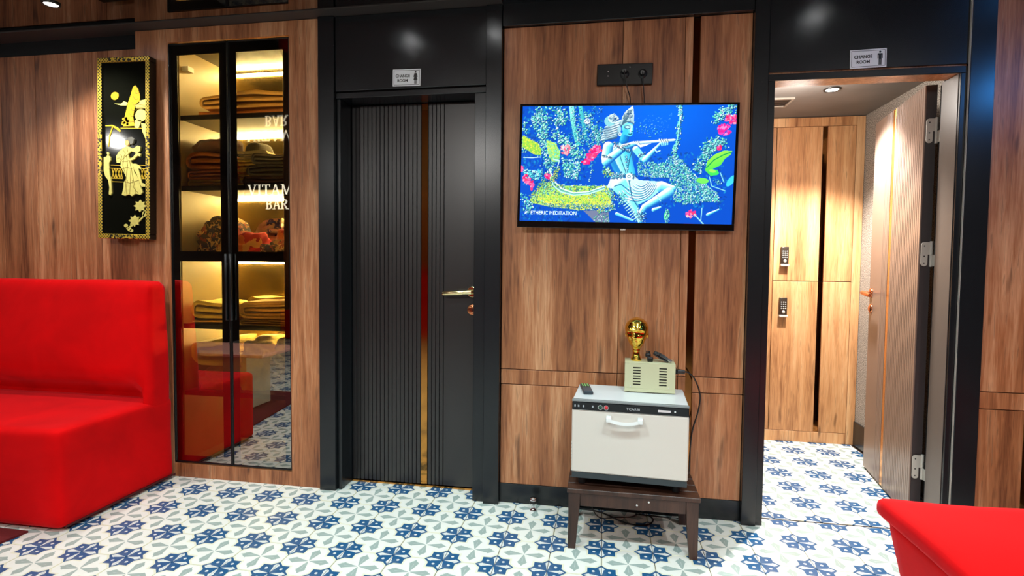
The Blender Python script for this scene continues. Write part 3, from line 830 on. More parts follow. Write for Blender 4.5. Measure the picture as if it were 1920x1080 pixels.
gn = nt.nodes.new('ShaderNodeNewGeometry'); sn = nt.nodes.new('ShaderNodeSeparateXYZ'); nt.links.new(gn.outputs['Normal'], sn.inputs[0])
front = (X(sn.outputs[1]).abs() > .6)
fac = (X.m('MULTIPLY', lat, 1.0-mid)+scroll*mid)*front
nt.links.new(mixc(nt, fac, lin(18, 15, 8), lin(230, 196, 70)), b.inputs['Base Color']); b.inputs['Roughness'].default_value = .35
mm = X.m('MULTIPLY', fac, .55); nt.links.new(mm.o, b.inputs['Metallic'])
W2, H2, FW = .154, .4625, .025
fm = MB()
for (a, b_, c, d) in [(-W2, W2, H2-FW, H2), (-W2, W2, -H2, -H2+FW), (-W2, -W2+FW, -H2+FW, H2-FW), (W2-FW, W2, -H2+FW, H2-FW)]:
    fm.rbox(a, b_, -.030, .0165, c, d, .003, 1, smooth=False)
fm.build('frame', FRM, art, label='black frame with a gilded lattice pattern')
B('lacquer_board', LACQ, art, -W2+FW-.001, W2-FW+.001, -.016, .016, -H2+FW-.001, H2-FW+.001)
def A(u, v):
    """zoom coordinates of the study crop -> panel plane"""
    t = (v-48)/969.0; l = 55+40*t; r = 338+30*t
    return (-W2+2*W2*(u-l)/(r-l), H2-2*H2*t)
def relief(name, pts, mat, depth=.003, label=None, base=-.016):
    mb = MB()
    for P in pts: mb.prism([A(*p) for p in P], base-depth, base+.001)
    return mb.build(name, mat, art, label)
def disc(cx, cy, r, n=20, sy=1.0): return [(cx+r*math.cos(2*PI*i/n), cy+r*sy*math.sin(2*PI*i/n)) for i in range(n)]
FOLD = flat('shaded_gilt_line', lin(150, 128, 50), rough=.5, metal=.2, nz=.1)
def stroke(pts, w_=2.2):
    out = []
    for a, b_ in zip(pts, pts[1:]):
        dx, dy = b_[0]-a[0], b_[1]-a[1]; L_ = math.hypot(dx, dy)+1e-6; nx, ny = -dy/L_*w_/2, dx/L_*w_/2
        out.append([(a[0]-nx, a[1]-ny), (b_[0]-nx, b_[1]-ny), (b_[0]+nx, b_[1]+ny), (a[0]+nx, a[1]+ny)])
    return out
relief('moon', [disc(150, 249, 21)], PEARL2, label='round gold moon')
relief('pagoda_rock', [[(258, 195), (275, 215), (286, 250), (284, 290), (262, 300), (252, 360), (262, 410), (200, 412), (205, 372), (214, 330), (222, 290), (236, 245), (246, 205)]], PEARL2, label='gold mountain')
relief('pavilion', [[(262, 298), (290, 276), (318, 270), (322, 320), (266, 316)], disc(293, 355, 30, sy=1.1), [(262, 380), (298, 380), (282, 425), (262, 418)], [(296, 396), (330, 400), (330, 500), (318, 470), (304, 440)]], PEARL, label='pale gold pavilion and tree')
fo = []
for q in range(6): fo += stroke([(256-q*6, 222+q*30), (264-q*5, 240+q*30), (280-q*4, 236+q*30)], 1.8)
for q in range(4): fo += stroke([(268, 300+q*7), (318, 297+q*7)], 1.6)
relief('rock_lines', fo, FOLD, .0038)['kind'] = 'stuff'
relief('cloud', [[(148, 290), (186, 292), (200, 278), (222, 286), (214, 302), (186, 300), (170, 296)]], PEARL)
relief('branch', [[(104, 404), (140, 402), (170, 416), (190, 436), (182, 442), (160, 424), (136, 410), (104, 410)], [(140, 410), (146, 412), (132, 460), (126, 520), (122, 520), (126, 458)]], PEARL2, .002)
relief('bush', [disc(212+14*math.cos(i*1.9), 385+16*math.sin(i*2.7), 7, 8) for i in range(9)], PEARL2, .003)
relief('ledge', [[(186, 419), (300, 421), (300, 425), (186, 423)]], PEARL2, .002)
# lady
relief('dress', [[(230, 690), (212, 650), (196, 626), (198, 590), (206, 566), (232, 552), (246, 590), (262, 622), (272, 660), (292, 690), (304, 730), (318, 764), (306, 778), (278, 772), (262, 786), (246, 776), (224, 784), (208, 778), (216, 740), (216, 712)]], PEARL, .006, 'flowing pale gold dress')
fo = []
for P in [[(226, 560), (234, 620), (228, 690), (224, 770)], [(238, 570), (252, 630), (252, 700), (250, 776)], [(214, 574), (208, 620), (222, 660)], [(250, 620), (266, 690), (282, 768)], [(200, 640), (232, 632), (258, 640)],
          [(216, 708), (250, 716), (296, 700)], [(236, 700), (230, 740), (236, 780)], [(262, 700), (270, 740), (296, 770)], [(204, 600), (230, 600), (244, 592)]]: fo += stroke(P)
relief('dress_folds', fo, FOLD, .0066)['kind'] = 'stuff'
relief('torso', [[(176, 606), (172, 572), (186, 548), (208, 530), (226, 518), (246, 524), (250, 546), (236, 560), (220, 574), (204, 590), (190, 608)]], PEARL, .0075)
fo = []
for P in [[(190, 560), (204, 572), (196, 594)], [(208, 538), (222, 556), (214, 576)], [(178, 586), (192, 580)], [(230, 530), (236, 552)]]: fo += stroke(P)
relief('bodice_folds', fo, FOLD, .0081)['kind'] = 'stuff'
relief('sleeve', [[(244, 528), (262, 532), (284, 516), (300, 522), (298, 544), (286, 552), (304, 560), (300, 574), (286, 570), (266, 590), (246, 596), (240, 588), (262, 578), (278, 556), (266, 548), (246, 544)]], PEARL, .008, 'raised sleeve')
relief('sash', [[(248, 612), (276, 612), (302, 628), (306, 642), (290, 636), (300, 668), (312, 714), (328, 720), (330, 734), (310, 734), (294, 706), (284, 668), (262, 632), (246, 622)]], PEARL, .005, 'trailing sash')
relief('face', [disc(229, 500, 11, 14, 1.5)], SKIN, .009, 'pale face')
relief('hair', [[(224, 486), (234, 474), (252, 470), (266, 482), (264, 500), (250, 512), (242, 498), (236, 488)]], flat('grey_relief_hair', lin(120, 120, 110), rough=.5, nz=.2), .010, 'grey hair bun')
relief('attendant', [[(104, 576), (118, 574), (124, 564), (118, 554), (124, 548), (132, 556), (130, 568), (140, 578), (142, 592), (134, 606), (136, 640), (140, 676), (148, 700), (154, 770), (146, 782), (138, 776), (140, 740), (132, 700), (116, 680), (106, 650)]], PEARL, .006, 'smaller figure at the left edge')
fence = [[(140, 617), (200, 619), (200, 622), (140, 620)], [(138, 634), (200, 636), (200, 639), (138, 637)], [(142, 688), (206, 690), (206, 693), (142, 691)], [(140, 706), (206, 708), (206, 711), (140, 709)],
         [(266, 617), (330, 619), (330, 622), (266, 620)], [(296, 636), (330, 637), (330, 640), (296, 639)], [(302, 690), (334, 690), (334, 693), (302, 693)]]
for i in range(4):
    x_ = 146+i*15; fence += [[(x_, 638), (x_+3, 638), (x_+15, 688), (x_+12, 688)], [(x_+12, 638), (x_+15, 638), (x_+3, 688), (x_, 688)]]
for i in range(2):
    x_ = 302+i*14; fence += [[(x_, 640), (x_+3, 640), (x_+14, 690), (x_+11, 690)], [(x_+11, 640), (x_+14, 640), (x_+3, 690), (x_, 690)]]
relief('railing', fence, PEARL2, .002, 'thin gold railing')['kind'] = 'stuff'
def flower(cx, cy, r):
    out = []
    for i in range(8):
        a = 2*PI*i/8; ca, sa = math.cos(a), math.sin(a)
        out.append([(cx, cy), (cx+r*.6*ca-r*.25*sa, cy+r*.6*sa+r*.25*ca), (cx+r*ca, cy+r*sa), (cx+r*.6*ca+r*.25*sa, cy+r*.6*sa-r*.25*ca)])
    return out
for (cx, cy, r) in [(304, 838, 34), (278, 918, 32)]:
    relief('blossom', flower(cx, cy, r), PEARL, .004)
relief('stem', [[(330, 860), (336, 862), (322, 900), (300, 925), (262, 950), (238, 966), (234, 960), (258, 942), (296, 918), (316, 896)], disc(252, 965, 11, 8), disc(232, 945, 10, 8), disc(262, 972, 9, 8), disc(327, 880, 11, 8, 1.5)], PEARL, .003)

# ================================================================ change room signs
SIGNW = flat('white_sign_board', lin(226, 230, 234), rough=.35, nz=.03)
def sign(x0, x1, z0, z1, tilt, male, label):
    cx, cz = (x0+x1)/2, (z0+z1)/2; w2, h2 = (x1-x0)/2, (z1-z0)/2
    s = root('sign', (cx, 2.4985, cz), label, 'sign', rot=(0, tilt, 0))
    MB().rbox(-w2, w2, -.003, 0, -h2, h2, .0008, 1, smooth=False).build('plate', SIGNW, s)
    mb = MB(); g = .0055; t = .0016
    for (a, b_, c, d) in [(-w2+g, w2-g, h2-g-t, h2-g), (-w2+g, w2-g, -h2+g, -h2+g+t), (-w2+g, -w2+g+t, -h2+g, h2-g), (w2-g-t, w2-g, -h2+g, h2-g)]:
        mb.box(a, b_, -.0034, -.003, c, d)
    mb.build('border', INK, s)
    text('lettering', 'CHANGE', h2*.48, INK, s, (-w2*.28, -.0032, h2*.05), bold=.0004, align='CENTER', sx=.92)
    text('lettering', 'ROOM', h2*.48, INK, s, (-w2*.28, -.0032, -h2*.50), bold=.0004, align='CENTER', sx=.92)
    k = h2*.0155; X0 = w2*.64
    P = lambda pts: [(X0+a*k, b_*k) for a, b_ in pts]
    pm = MB()
    pm.prism(P([(7*math.cos(2*PI*i/14), 41+7*math.sin(2*PI*i/14)) for i in range(14)]), -.0036, -.003)
    if male:
        pm.prism(P([(-14, 31), (14, 31), (16, 27), (16, -4), (11, -4), (11, 20), (9, 20), (9, -48), (2, -48), (2, -8), (-2, -8), (-2, -48), (-9, -48), (-9, 20), (-11, 20), (-11, -4), (-16, -4), (-16, 27)]), -.0036, -.003)
    else:
        pm.prism(P([(-9, 32), (9, 32), (17, 4), (12, 2), (7, 18), (16, -20), (8, -20), (8, -48), (1.5, -48), (1.5, -20), (-1.5, -20), (-1.5, -48), (-8, -48), (-8, -20), (-16, -20), (-7, 18), (-12, 2), (-17, 4)]), -.0036, -.003)
    pm.build('pictogram', INK, s, label='standing man pictogram' if male else 'standing woman pictogram')
    return s
sign(-1.004, -.866, 1.973, 2.052, math.radians(1.0), False, 'white change room sign with a woman figure above the closed black door')
sign(.989, 1.127, 1.960, 2.036, math.radians(-1.0), True, 'white change room sign with a man figure above the open doorway')

# ================================================================ socket box over the television
sb_ = root('socket_box', (.075, 2.512, 1.983), 'black wall socket plate above the television', 'socket', rot=(0, math.radians(1.0), 0))
B('plate', BLKP, sb_, -.121, .121, -.012, .0075, -.046, .046, .003)
mb = MB()
for (a, c) in [(-.072, .014), (-.072, -.006), (.022, .030)]: mb.lathe([(0, -.0145), (.0035, -.0135), (.004, -.012)], (a, 0, c), 10, 'y')
mb.build('screw', CHROME, sb_, kind='stuff')
for x_ in (0, .078): MB().lathe([(0, -.016), (.018, -.015), (.020, -.012)], (x_, 0, -.001), 20, 'y').build('socket_ring', BLKP, sb_)
CORDS = []
def plug(x, z, pts, label):
    mb = MB().tube([(x, 2.494, z+.006), (x, 2.474, z+.004)], [.013, .009], 12)
    mb.tube([(x, 2.474, z+.004), (x+.001, 2.466, z-.006)]+pts, .0022, 8)
    CORDS.append((mb, label))
plug(.073, 1.985, [(.074, 2.470, 1.96), (.085, 2.474, 1.92), (.100, 2.485, 1.875), (.106, 2.500, 1.81)], 'left black plug and cord from the socket plate behind the television')
plug(.151, 1.975, [(.153, 2.470, 1.95), (.156, 2.474, 1.915), (.160, 2.485, 1.875), (.162, 2.500, 1.81)], 'right black plug and cord from the socket plate behind the television')
# ================================================================ television with its picture
tv = root('television', (.083, 2.478, 1.571), 'wall-mounted flat television showing a blue garden scene with a flute-playing statue', 'television', rot=(0, math.radians(1.05), math.radians(2.2)))
TW, TH = .4705, .2735
bpy.context.view_layer.update()
tvi = tv.matrix_world.inverted()
for (cmb, clab) in CORDS:
    cmb.v = [tuple(tvi @ Vector(v)) for v in cmb.v]
    cmb.build('power_cord', BLKP, tv, clab)
B('casing', BLKP, tv, -TW, TW, -.012, .012, -TH, TH, .003)
B('back_housing', BLKP, tv, -.30, .30, .0125, .030, -.20, .14, .004)
bz = MB(); SW0, SW1, SH0, SH1 = -TW+.011, TW-.011, -TH+.028, TH-.010
for (a, b_, c, d) in [(-TW, TW, SH1, TH), (-TW, TW, -TH, SH0), (-TW, SW0, SH0, SH1), (SW1, TW, SH0, SH1)]:
    bz.rbox(a, b_, -.0165, -.012, c, d, .0012, 1, smooth=False)
bz.build('bezel', flat('gloss_black_bezel', lin(10, 10, 12), rough=.12, nz=.1, coat=.4), tv)
B('sensor_badge', STEEL, tv, -.012, .012, -.0155, -.006, -TH-.006, -TH+.001, .001)
# ---- the picture, painted into vertex colours of the flat screen (crop coordinates 1828 x 1080)
IW, IH = 600, 336
gx, gy = np.meshgrid((np.arange(IW)+.5)/IW, (np.arange(IH)+.5)/IH)
ZX0, ZX1, ZY0, ZY1 = 72.0, 1722.0, 60.0, 975.0
gx = ZX0+gx*(ZX1-ZX0); gy = ZY0+gy*(ZY1-ZY0)
img = np.zeros((IH, IW, 3))
t1 = np.exp(-(((gx-1150)/520)**2+((gy-60)/420)**2))
img[..., 0] = 0; img[..., 1] = 74+26*t1; img[..., 2] = 190+36*t1
rng = np.random.RandomState(5)
def win(x0, y0, x1, y1):
    i0 = max(0, int((x0-ZX0)/(ZX1-ZX0)*IW)-1); i1 = min(IW, int((x1-ZX0)/(ZX1-ZX0)*IW)+2)
    j0 = max(0, int((y0-ZY0)/(ZY1-ZY0)*IH)-1); j1 = min(IH, int((y1-ZY0)/(ZY1-ZY0)*IH)+2)
    return slice(j0, max(j0, j1)), slice(i0, max(i0, i1))
def blend(S, a, c):
    if a.size == 0: return
    a = np.clip(a, 0, 1)[..., None]; img[S] = img[S]*(1-a)+np.array(c, float)*a
def ellp(cx, cy, rx, ry, ang, c, soft=2.5):
    R_ = max(rx, ry)+6; S = win(cx-R_, cy-R_, cx+R_, cy+R_); X_, Y_ = gx[S]-cx, gy[S]-cy
    ca, sa = math.cos(ang), math.sin(ang); u = (X_*ca+Y_*sa)/rx; v = (-X_*sa+Y_*ca)/ry
    blend(S, (1-np.sqrt(u*u+v*v))*min(rx, ry)/soft+.5, c)
def inpoly(S, P):
    X_, Y_ = gx[S], gy[S]; r = np.zeros(X_.shape, bool); n = len(P)
    for i in range(n):
        (xa, ya), (xb, yb) = P[i], P[(i+1) % n]
        if ya == yb: continue
        k = ((ya > Y_) != (yb > Y_)) & (X_ < (xb-xa)*(Y_-ya)/(yb-ya)+xa); r ^= k
    return r
def poly(P, c, c2=None, d=None):
    xs_, ys_ = [p[0] for p in P], [p[1] for p in P]; S = win(min(xs_), min(ys_), max(xs_), max(ys_))
    k = inpoly(S, P).astype(float)
    if c2 is None: blend(S, k, c); return
    X_, Y_ = gx[S], gy[S]; t = X_*d[0]+Y_*d[1]; t = (t-t.min())/(np.ptp(t)+1e-6)
    C_ = np.array(c, float)*(1-t[..., None])+np.array(c2, float)*t[..., None]
    img[S] = img[S]*(1-k[..., None])+C_*k[..., None]
def caps(p, q, r1, r2, lit=(240, 248, 244), mid_=(110, 220, 232), dark=(10, 80, 170), side=1):
    """a shaded limb"""
    (xa, ya), (xb, yb) = p, q; R_ = max(r1, r2)+4
    S = win(min(xa, xb)-R_, min(ya, yb)-R_, max(xa, xb)+R_, max(ya, yb)+R_); X_, Y_ = gx[S], gy[S]
    dx, dy = xb-xa, yb-ya; L_ = dx*dx+dy*dy+1e-6; t = np.clip(((X_-xa)*dx+(Y_-ya)*dy)/L_, 0, 1)
    r = r1+(r2-r1)*t; ox, oy = X_-(xa+dx*t), Y_-(ya+dy*t); dist = np.sqrt(ox*ox+oy*oy)
    sh = (-.62*ox*side-.78*oy)/np.maximum(r, 1); m_ = np.clip((r-dist)/2.5+.5, 0, 1)[..., None]
    a = np.clip(sh*1.9, 0, 1)[..., None]; b2 = np.clip(-sh*1.4-.1, 0, 1)[..., None]
    C_ = np.array(mid_, float)*(1-a)+np.array(lit, float)*a; C_ = C_*(1-b2)+np.array(dark, float)*b2
    img[S] = img[S]*(1-m_)+C_*m_
def line(P, w_, c):
    for a, b_ in zip(P, P[1:]):
        n = max(1, int(math.hypot(b_[0]-a[0], b_[1]-a[1])/max(2.0, w_*.6)))
        for i in range(n+1):
            t = i/n; ellp(a[0]+(b_[0]-a[0])*t, a[1]+(b_[1]-a[1])*t, w_, w_, 0, c, 2)
TEAL = [(140, 240, 225), (90, 215, 205), (200, 250, 240), (40, 150, 160), (110, 225, 180), (225, 250, 245), (150, 235, 190)]
def leaves(P, n, r=(6, 15), pal=TEAL, shadow=True):
    n = int(n*1.9); r = (r[0]*.62, r[1]*.72)
    xs_, ys_ = [p[0] for p in P], [p[1] for p in P]; k = 0; tries = 0
    while k < n and tries < n*8:
        tries += 1
        x, y = rng.uniform(min(xs_), max(xs_)), rng.uniform(min(ys_), max(ys_))
        c = False
        for i in range(len(P)):
            (xa, ya), (xb, yb) = P[i], P[(i+1) % len(P)]
            if ya != yb and ((ya > y) != (yb > y)) and x < (xb-xa)*(y-ya)/(yb-ya)+xa: c = not c
        if not c: continue
        k += 1; R_ = rng.uniform(*r); a = rng.uniform(0, PI)
        if shadow: ellp(x+R_*.35, y+R_*.4, R_, R_*.55, a, (6, 60, 120))
        ellp(x, y, R_, R_*rng.uniform(.35, .6), a, pal[rng.randint(len(pal))])
def path_leaves(P, width, n, r=(6, 14), pal=TEAL):
    n = int(n*1.7); r = (r[0]*.62, r[1]*.75)
    for _ in range(n):
        i = rng.randint(len(P)-1); t = rng.uniform(); a, b_ = P[i], P[i+1]
        x = a[0]+(b_[0]-a[0])*t+rng.normal()*width; y = a[1]+(b_[1]-a[1])*t+rng.normal()*width
        R_ = rng.uniform(*r); an = rng.uniform(0, PI)
        ellp(x+3, y+4, R_, R_*.6, an, (6, 60, 120)); ellp(x, y, R_, R_*.5, an, pal[rng.randint(len(pal))])
# dim leaves far behind
DIM = [(10, 110, 190), (14, 96, 176), (20, 130, 196), (6, 60, 150), (8, 70, 160)]
leaves([(80, 62), (700, 62), (720, 420), (560, 660), (80, 700)], 420, (8, 22), DIM, False)
leaves([(960, 420), (1500, 430), (1700, 560), (1650, 860), (1050, 840)], 260, (8, 20), DIM, False)
leaves([(80, 840), (560, 900), (560, 975), (80, 975)], 60, (8, 20), DIM, False)
# trunks and foliage on the left
poly([(442, 62), (480, 62), (492, 190), (520, 300), (548, 370), (505, 375), (480, 270), (458, 180)], (150, 240, 220), (40, 170, 180), (1, .1))
poly([(515, 62), (545, 62), (585, 240), (600, 330), (572, 330), (545, 200)], (90, 215, 205), (20, 120, 170), (1, .1))
path_leaves([(200, 80), (245, 170), (235, 260), (255, 360), (300, 470), (300, 560)], 26, 260)
path_leaves([(220, 150), (150, 160), (180, 230)], 14, 50); path_leaves([(330, 70), (400, 150), (340, 190)], 24, 90)
path_leaves([(480, 80), (530, 260), (560, 340)], 26, 120, (4, 9)); path_leaves([(330, 260), (410, 330), (470, 400), (560, 460)], 24, 150)
path_leaves([(600, 240), (660, 260), (700, 300), (640, 340)], 26, 150, (5, 11)); path_leaves([(590, 120), (600, 210)], 16, 50, (5, 10))
path_leaves([(90, 190), (90, 420)], 12, 40); leaves([(400, 470), (560, 500), (520, 640), (420, 620)], 130)
ellp(590, 180, 24, 22, 0, (230, 235, 240)); leaves([(570, 160), (612, 160), (612, 200), (570, 200)], 12, (5, 9), [(240, 230, 240), (200, 240, 240)])
# moss mounds
MOSS = [(200, 220, 60), (150, 210, 70), (226, 226, 90), (110, 190, 90), (236, 214, 80), (90, 180, 110)]
poly([(78, 290), (130, 320), (200, 350), (230, 400), (232, 450), (170, 440), (110, 400), (78, 380)], (190, 215, 50), (120, 190, 70), (0, 1))
leaves([(78, 290), (150, 320), (215, 360), (232, 450), (170, 440), (78, 380)], 110, (4, 10), MOSS, False)
poly([(270, 330), (340, 350), (385, 420), (375, 500), (320, 500), (285, 430)], (180, 225, 110), (110, 200, 150), (0, 1))
leaves([(270, 330), (340, 350), (385, 420), (375, 500), (320, 500), (285, 430)], 100, (4, 10), MOSS+TEAL[:2], False)
line([(90, 465), (160, 468), (228, 462)], 3, (200, 235, 245)); line([(330, 480), (380, 490), (360, 560)], 3, (200, 240, 245))
leaves([(90, 560), (230, 570), (220, 640), (110, 640)], 40, (8, 20), [(80, 210, 220), (190, 245, 235), (120, 230, 225)])
poly([(150, 800), (270, 660), (420, 690), (560, 690), (770, 690), (800, 760), (800, 850), (560, 880), (330, 860), (170, 830)], (130, 215, 120), (230, 225, 70), (.2, 1))
leaves([(150, 790), (270, 660), (420, 680), (560, 680), (780, 680), (800, 850), (560, 870), (330, 850), (170, 830)], 420, (5, 12), MOSS+TEAL[:3])
leaves([(200, 770), (790, 760), (800, 840), (250, 840)], 380, (5, 12), MOSS[:5], False)
leaves([(240, 830), (800, 830), (780, 880), (560, 885), (300, 860)], 160, (4, 9), [(60, 150, 150), (150, 220, 190), (30, 110, 140), (220, 235, 200)])
for k in range(3):
    line([(300, 560+k*22), (340, 650+k*20), (400, 710+k*14), (500, 745+k*9), (620, 735+k*8), (740, 690+k*10)], 5, [(220, 245, 235), (90, 170, 160), (180, 235, 225)][k])
path_leaves([(240, 560), (240, 640), (270, 700)], 5, 25, (4, 8)); path_leaves([(70, 760), (150, 850), (140, 900)], 16, 50)
path_leaves([(600, 300), (640, 560), (620, 660)], 8, 14, (5, 10)); path_leaves([(330, 640), (370, 560)], 16, 40, (5, 10), MOSS)
poly([(585, 885), (780, 880), (790, 975), (680, 975)], (110, 120, 150)); leaves([(660, 930), (780, 900), (790, 975), (670, 975)], 40, (4, 9), [(110, 200, 120), (220, 240, 230), (60, 140, 170)])
path_leaves([(800, 690), (812, 860), (700, 885)], 12, 70, (5, 10), MOSS+TEAL); path_leaves([(150, 800), (270, 662), (420, 690)], 14, 60, (5, 10), MOSS)
# pink flowers
PINK = [(240, 40, 130), (255, 90, 160), (220, 20, 100), (255, 150, 180), (250, 60, 110)]
def blooms(cx, cy, rx, ry, n, ang=0, pal=PINK):
    for _ in range(n):
        a = rng.uniform(0, 2*PI); q = math.sqrt(rng.uniform()); x, y = q*rx*math.cos(a), q*ry*math.sin(a)
        ellp(cx+x*math.cos(ang)-y*math.sin(ang), cy+x*math.sin(ang)+y*math.cos(ang), rng.uniform(8, 15), rng.uniform(6, 11), rng.uniform(0, PI), pal[rng.randint(len(pal))])
blooms(640, 430, 70, 34, 60, -.9); blooms(680, 400, 34, 22, 25); blooms(590, 500, 30, 20, 20); blooms(120, 640, 26, 34, 25, -.4); blooms(160, 690, 18, 36, 22); blooms(290, 610, 18, 28, 16)
blooms(425, 400, 36, 44, 26, 0, [(240, 160, 170), (200, 220, 230), (230, 100, 130)]); blooms(76, 560, 10, 20, 8)
# vine with swing on the right, bushes
path_leaves([(1295, 62), (1305, 130), (1300, 200), (1292, 300), (1275, 400), (1265, 430)], 9, 90, (6, 15)); line([(1295, 62), (1300, 200), (1275, 420)], 3, (130, 220, 215))
leaves([(1265, 430), (1330, 480), (1400, 560), (1480, 640), (1600, 730), (1630, 800), (1500, 800), (1400, 830), (1280, 800), (1260, 700), (1240, 620), (1100, 600), (1090, 520), (1200, 500)], 900, (5, 12))
leaves([(990, 480), (1120, 500), (1240, 620), (1100, 620), (990, 600)], 170, (5, 10)); path_leaves([(1440, 560), (1480, 480), (1540, 400), (1600, 330)], 18, 150, (6, 14))
path_leaves([(1560, 180), (1620, 120), (1700, 80)], 20, 90, (6, 15)); path_leaves([(1500, 420), (1560, 350), (1640, 350)], 24, 120, (6, 13))
blooms(1690, 170, 50, 34, 45); blooms(1635, 250, 48, 40, 48, 0, [(250, 60, 170), (255, 130, 200), (225, 30, 140)]); blooms(1605, 388, 14, 12, 8); blooms(1415, 900, 40, 28, 22, -.5, PINK+[(240, 180, 190)])
poly([(1505, 560), (1520, 490), (1570, 440), (1640, 408), (1700, 412), (1690, 440), (1650, 470), (1620, 520), (1560, 550), (1600, 560), (1605, 590), (1550, 605)], (180, 245, 70), (20, 190, 80), (.4, 1)); line([(1515, 540), (1570, 480), (1640, 440), (1696, 420)], 4, (10, 150, 80)); ellp(1570, 575, 40, 22, .2, (60, 215, 90)); ellp(1560, 565, 26, 12, .2, (150, 240, 90)); ellp(1490, 640, 46, 22, .1, (110, 225, 90))
line([(1540, 610), (1560, 680), (1660, 715)], 3, (140, 220, 225)); line([(1620, 580), (1650, 650)], 3, (140, 220, 225)); ellp(1700, 640, 22, 50, .6, (60, 200, 220)); path_leaves([(1590, 640), (1620, 660)], 8, 14, (4, 8))
line([(1440, 900), (1520, 985)], 4, (150, 225, 225)); line([(1495, 850), (1490, 950)], 3, (150, 225, 225)); caps((1540, 900), (1620, 860), 12, 6, dark=(20, 120, 180)); ellp(1230, 910, 20, 40, .2, (90, 210, 150)); path_leaves([(1230, 870), (1240, 960)], 8, 26, (5, 9))
path_leaves([(1000, 210), (1050, 270), (1170, 240)], 22, 26, (3, 7)); path_leaves([(740, 560), (780, 590)], 16, 60, (6, 12), MOSS+TEAL); path_leaves([(620, 90), (700, 110), (640, 200)], 20, 14, (3, 6))
caps((845, 905), (970, 955), 12, 8, dark=(20, 120, 180)); caps((1130, 870), (1180, 850), 16, 8)
# ---- the seated flute player (statue of pale blue stone)
ST, SM, SD = (248, 246, 240), (120, 226, 236), (12, 92, 180)
# swing seat cloth behind, standing lower leg
poly([(800, 600), (960, 600), (1010, 640), (1190, 650), (1200, 700), (1090, 790), (1010, 830), (960, 800), (880, 720), (760, 700)], (236, 244, 240), (110, 215, 225), (.3, 1))
caps((860, 680), (960, 820), 62, 34, ST, SM, SD); caps((960, 800), (1030, 960), 36, 20, ST, SM, SD)
caps((1180, 690), (1268, 705), 44, 26, ST, SM, SD); caps((1240, 735), (1060, 850), 40, 26, ST, SM, SD); caps((1060, 850), (1030, 900), 26, 20, ST, SM, SD)
for k in range(7):
    r_ = .28+.11*k
    P = [(985+170*r_*math.cos(a)+60*(1-r_), 640+175*r_*math.sin(a)) for a in np.linspace(.25, 2.5, 16)]
    line(P, 3.0, (30, 110, 160)); line([(p[0]-2, p[1]-6) for p in P], 2.4, (244, 250, 246))
for k in range(9):
    x_, y_ = 880+k*13, 780+k*18; line([(x_+30, y_), (x_-10, y_+26)], 3.2, (190, 240, 236)); line([(x_+30, y_+6), (x_-8, y_+32)], 2.4, (30, 110, 150))
for k in range(5): line([(1150+k*8, 760+k*4), (1180-k*4, 800-k*5)], 3, (150, 230, 235))
path_leaves([(1020, 890), (1040, 950)], 16, 60, (4, 9), [(250, 250, 245), (30, 60, 100), (130, 220, 230)]); path_leaves([(880, 760), (860, 800)], 20, 30, (5, 10))
line([(930, 640), (960, 780), (1010, 850)], 4, (30, 100, 150)); line([(820, 690), (870, 672), (930, 720)], 3.5, (30, 100, 150))
# torso
poly([(790, 350), (860, 335), (960, 350), (985, 400), (965, 480), (945, 600), (860, 610), (800, 560), (775, 420)], (30, 130, 200), (20, 90, 180), (1, 0))
caps((820, 400), (900, 590), 34, 36, ST, SM, SD); caps((880, 370), (945, 590), 40, 34, (170, 240, 240), (70, 200, 225), (20, 110, 190)); caps((800, 500), (850, 590), 22, 20, (80, 200, 220), (30, 130, 200), SD)
path_leaves([(800, 610), (880, 600), (980, 610)], 12, 110, (4, 10), [(240, 246, 240), (130, 220, 220), (50, 120, 150)]); ellp(930, 612, 26, 26, 0, (236, 240, 232)); ellp(930, 612, 13, 13, 0, (60, 130, 150)); ellp(930, 612, 7, 7, 0, (230, 240, 235))
line([(830, 350), (860, 470), (905, 580)], 3, (40, 90, 130)); line([(960, 360), (930, 470), (915, 580)], 3, (40, 90, 130)); path_leaves([(900, 440), (915, 560)], 6, 26, (3, 6), [(240, 240, 235), (50, 100, 140)])
# neck, head, hair, crown
caps((880, 330), (890, 290), 34, 32, (60, 190, 220), (20, 140, 205), (10, 80, 170))
for k in range(6): caps((850-k*8, 190+k*22), (735-k*6, 230+k*20), 20, 9, (214, 228, 228), (120, 170, 190), (40, 80, 130))
for k in range(6): line([(845-k*6, 205+k*20), (720+k*4, 245+k*17)], 2.4, (40, 80, 120))
ellp(765, 180, 42, 40, 0, (130, 200, 210)); ellp(790, 160, 40, 34, .3, (200, 226, 226)); path_leaves([(750, 150), (800, 145), (830, 180)], 12, 36, (4, 8), [(230, 240, 236), (50, 90, 120), (140, 200, 210)])
poly([(862, 212), (900, 190), (945, 205), (950, 245), (944, 290), (926, 302), (898, 290), (872, 268), (862, 240)], (120, 225, 235), (70, 200, 225), (0, 1)); ellp(915, 225, 30, 18, 0, (180, 240, 240)); ellp(890, 265, 22, 22, 0, (60, 195, 225)); ellp(930, 250, 8, 20, 0, (190, 244, 242))
line([(882, 232), (905, 242), (925, 234)], 3, (10, 60, 120)); line([(880, 222), (905, 214), (924, 222)], 2.4, (20, 80, 130)); line([(915, 280), (928, 286), (940, 276)], 3.2, (20, 60, 100)); line([(936, 262), (946, 262)], 3, (20, 80, 130)); ellp(936, 212, 4, 4, 0, (160, 40, 60))
poly([(850, 205), (860, 150), (885, 105), (938, 62), (946, 90), (952, 140), (954, 200), (905, 188), (868, 215)], (226, 236, 232), (140, 185, 195), (.2, 1))
for k in range(5): line([(862+k*6, 205-k*4), (880+k*9, 150-k*4), (905+k*8, 100-k*2)], 2.4, (60, 100, 125))
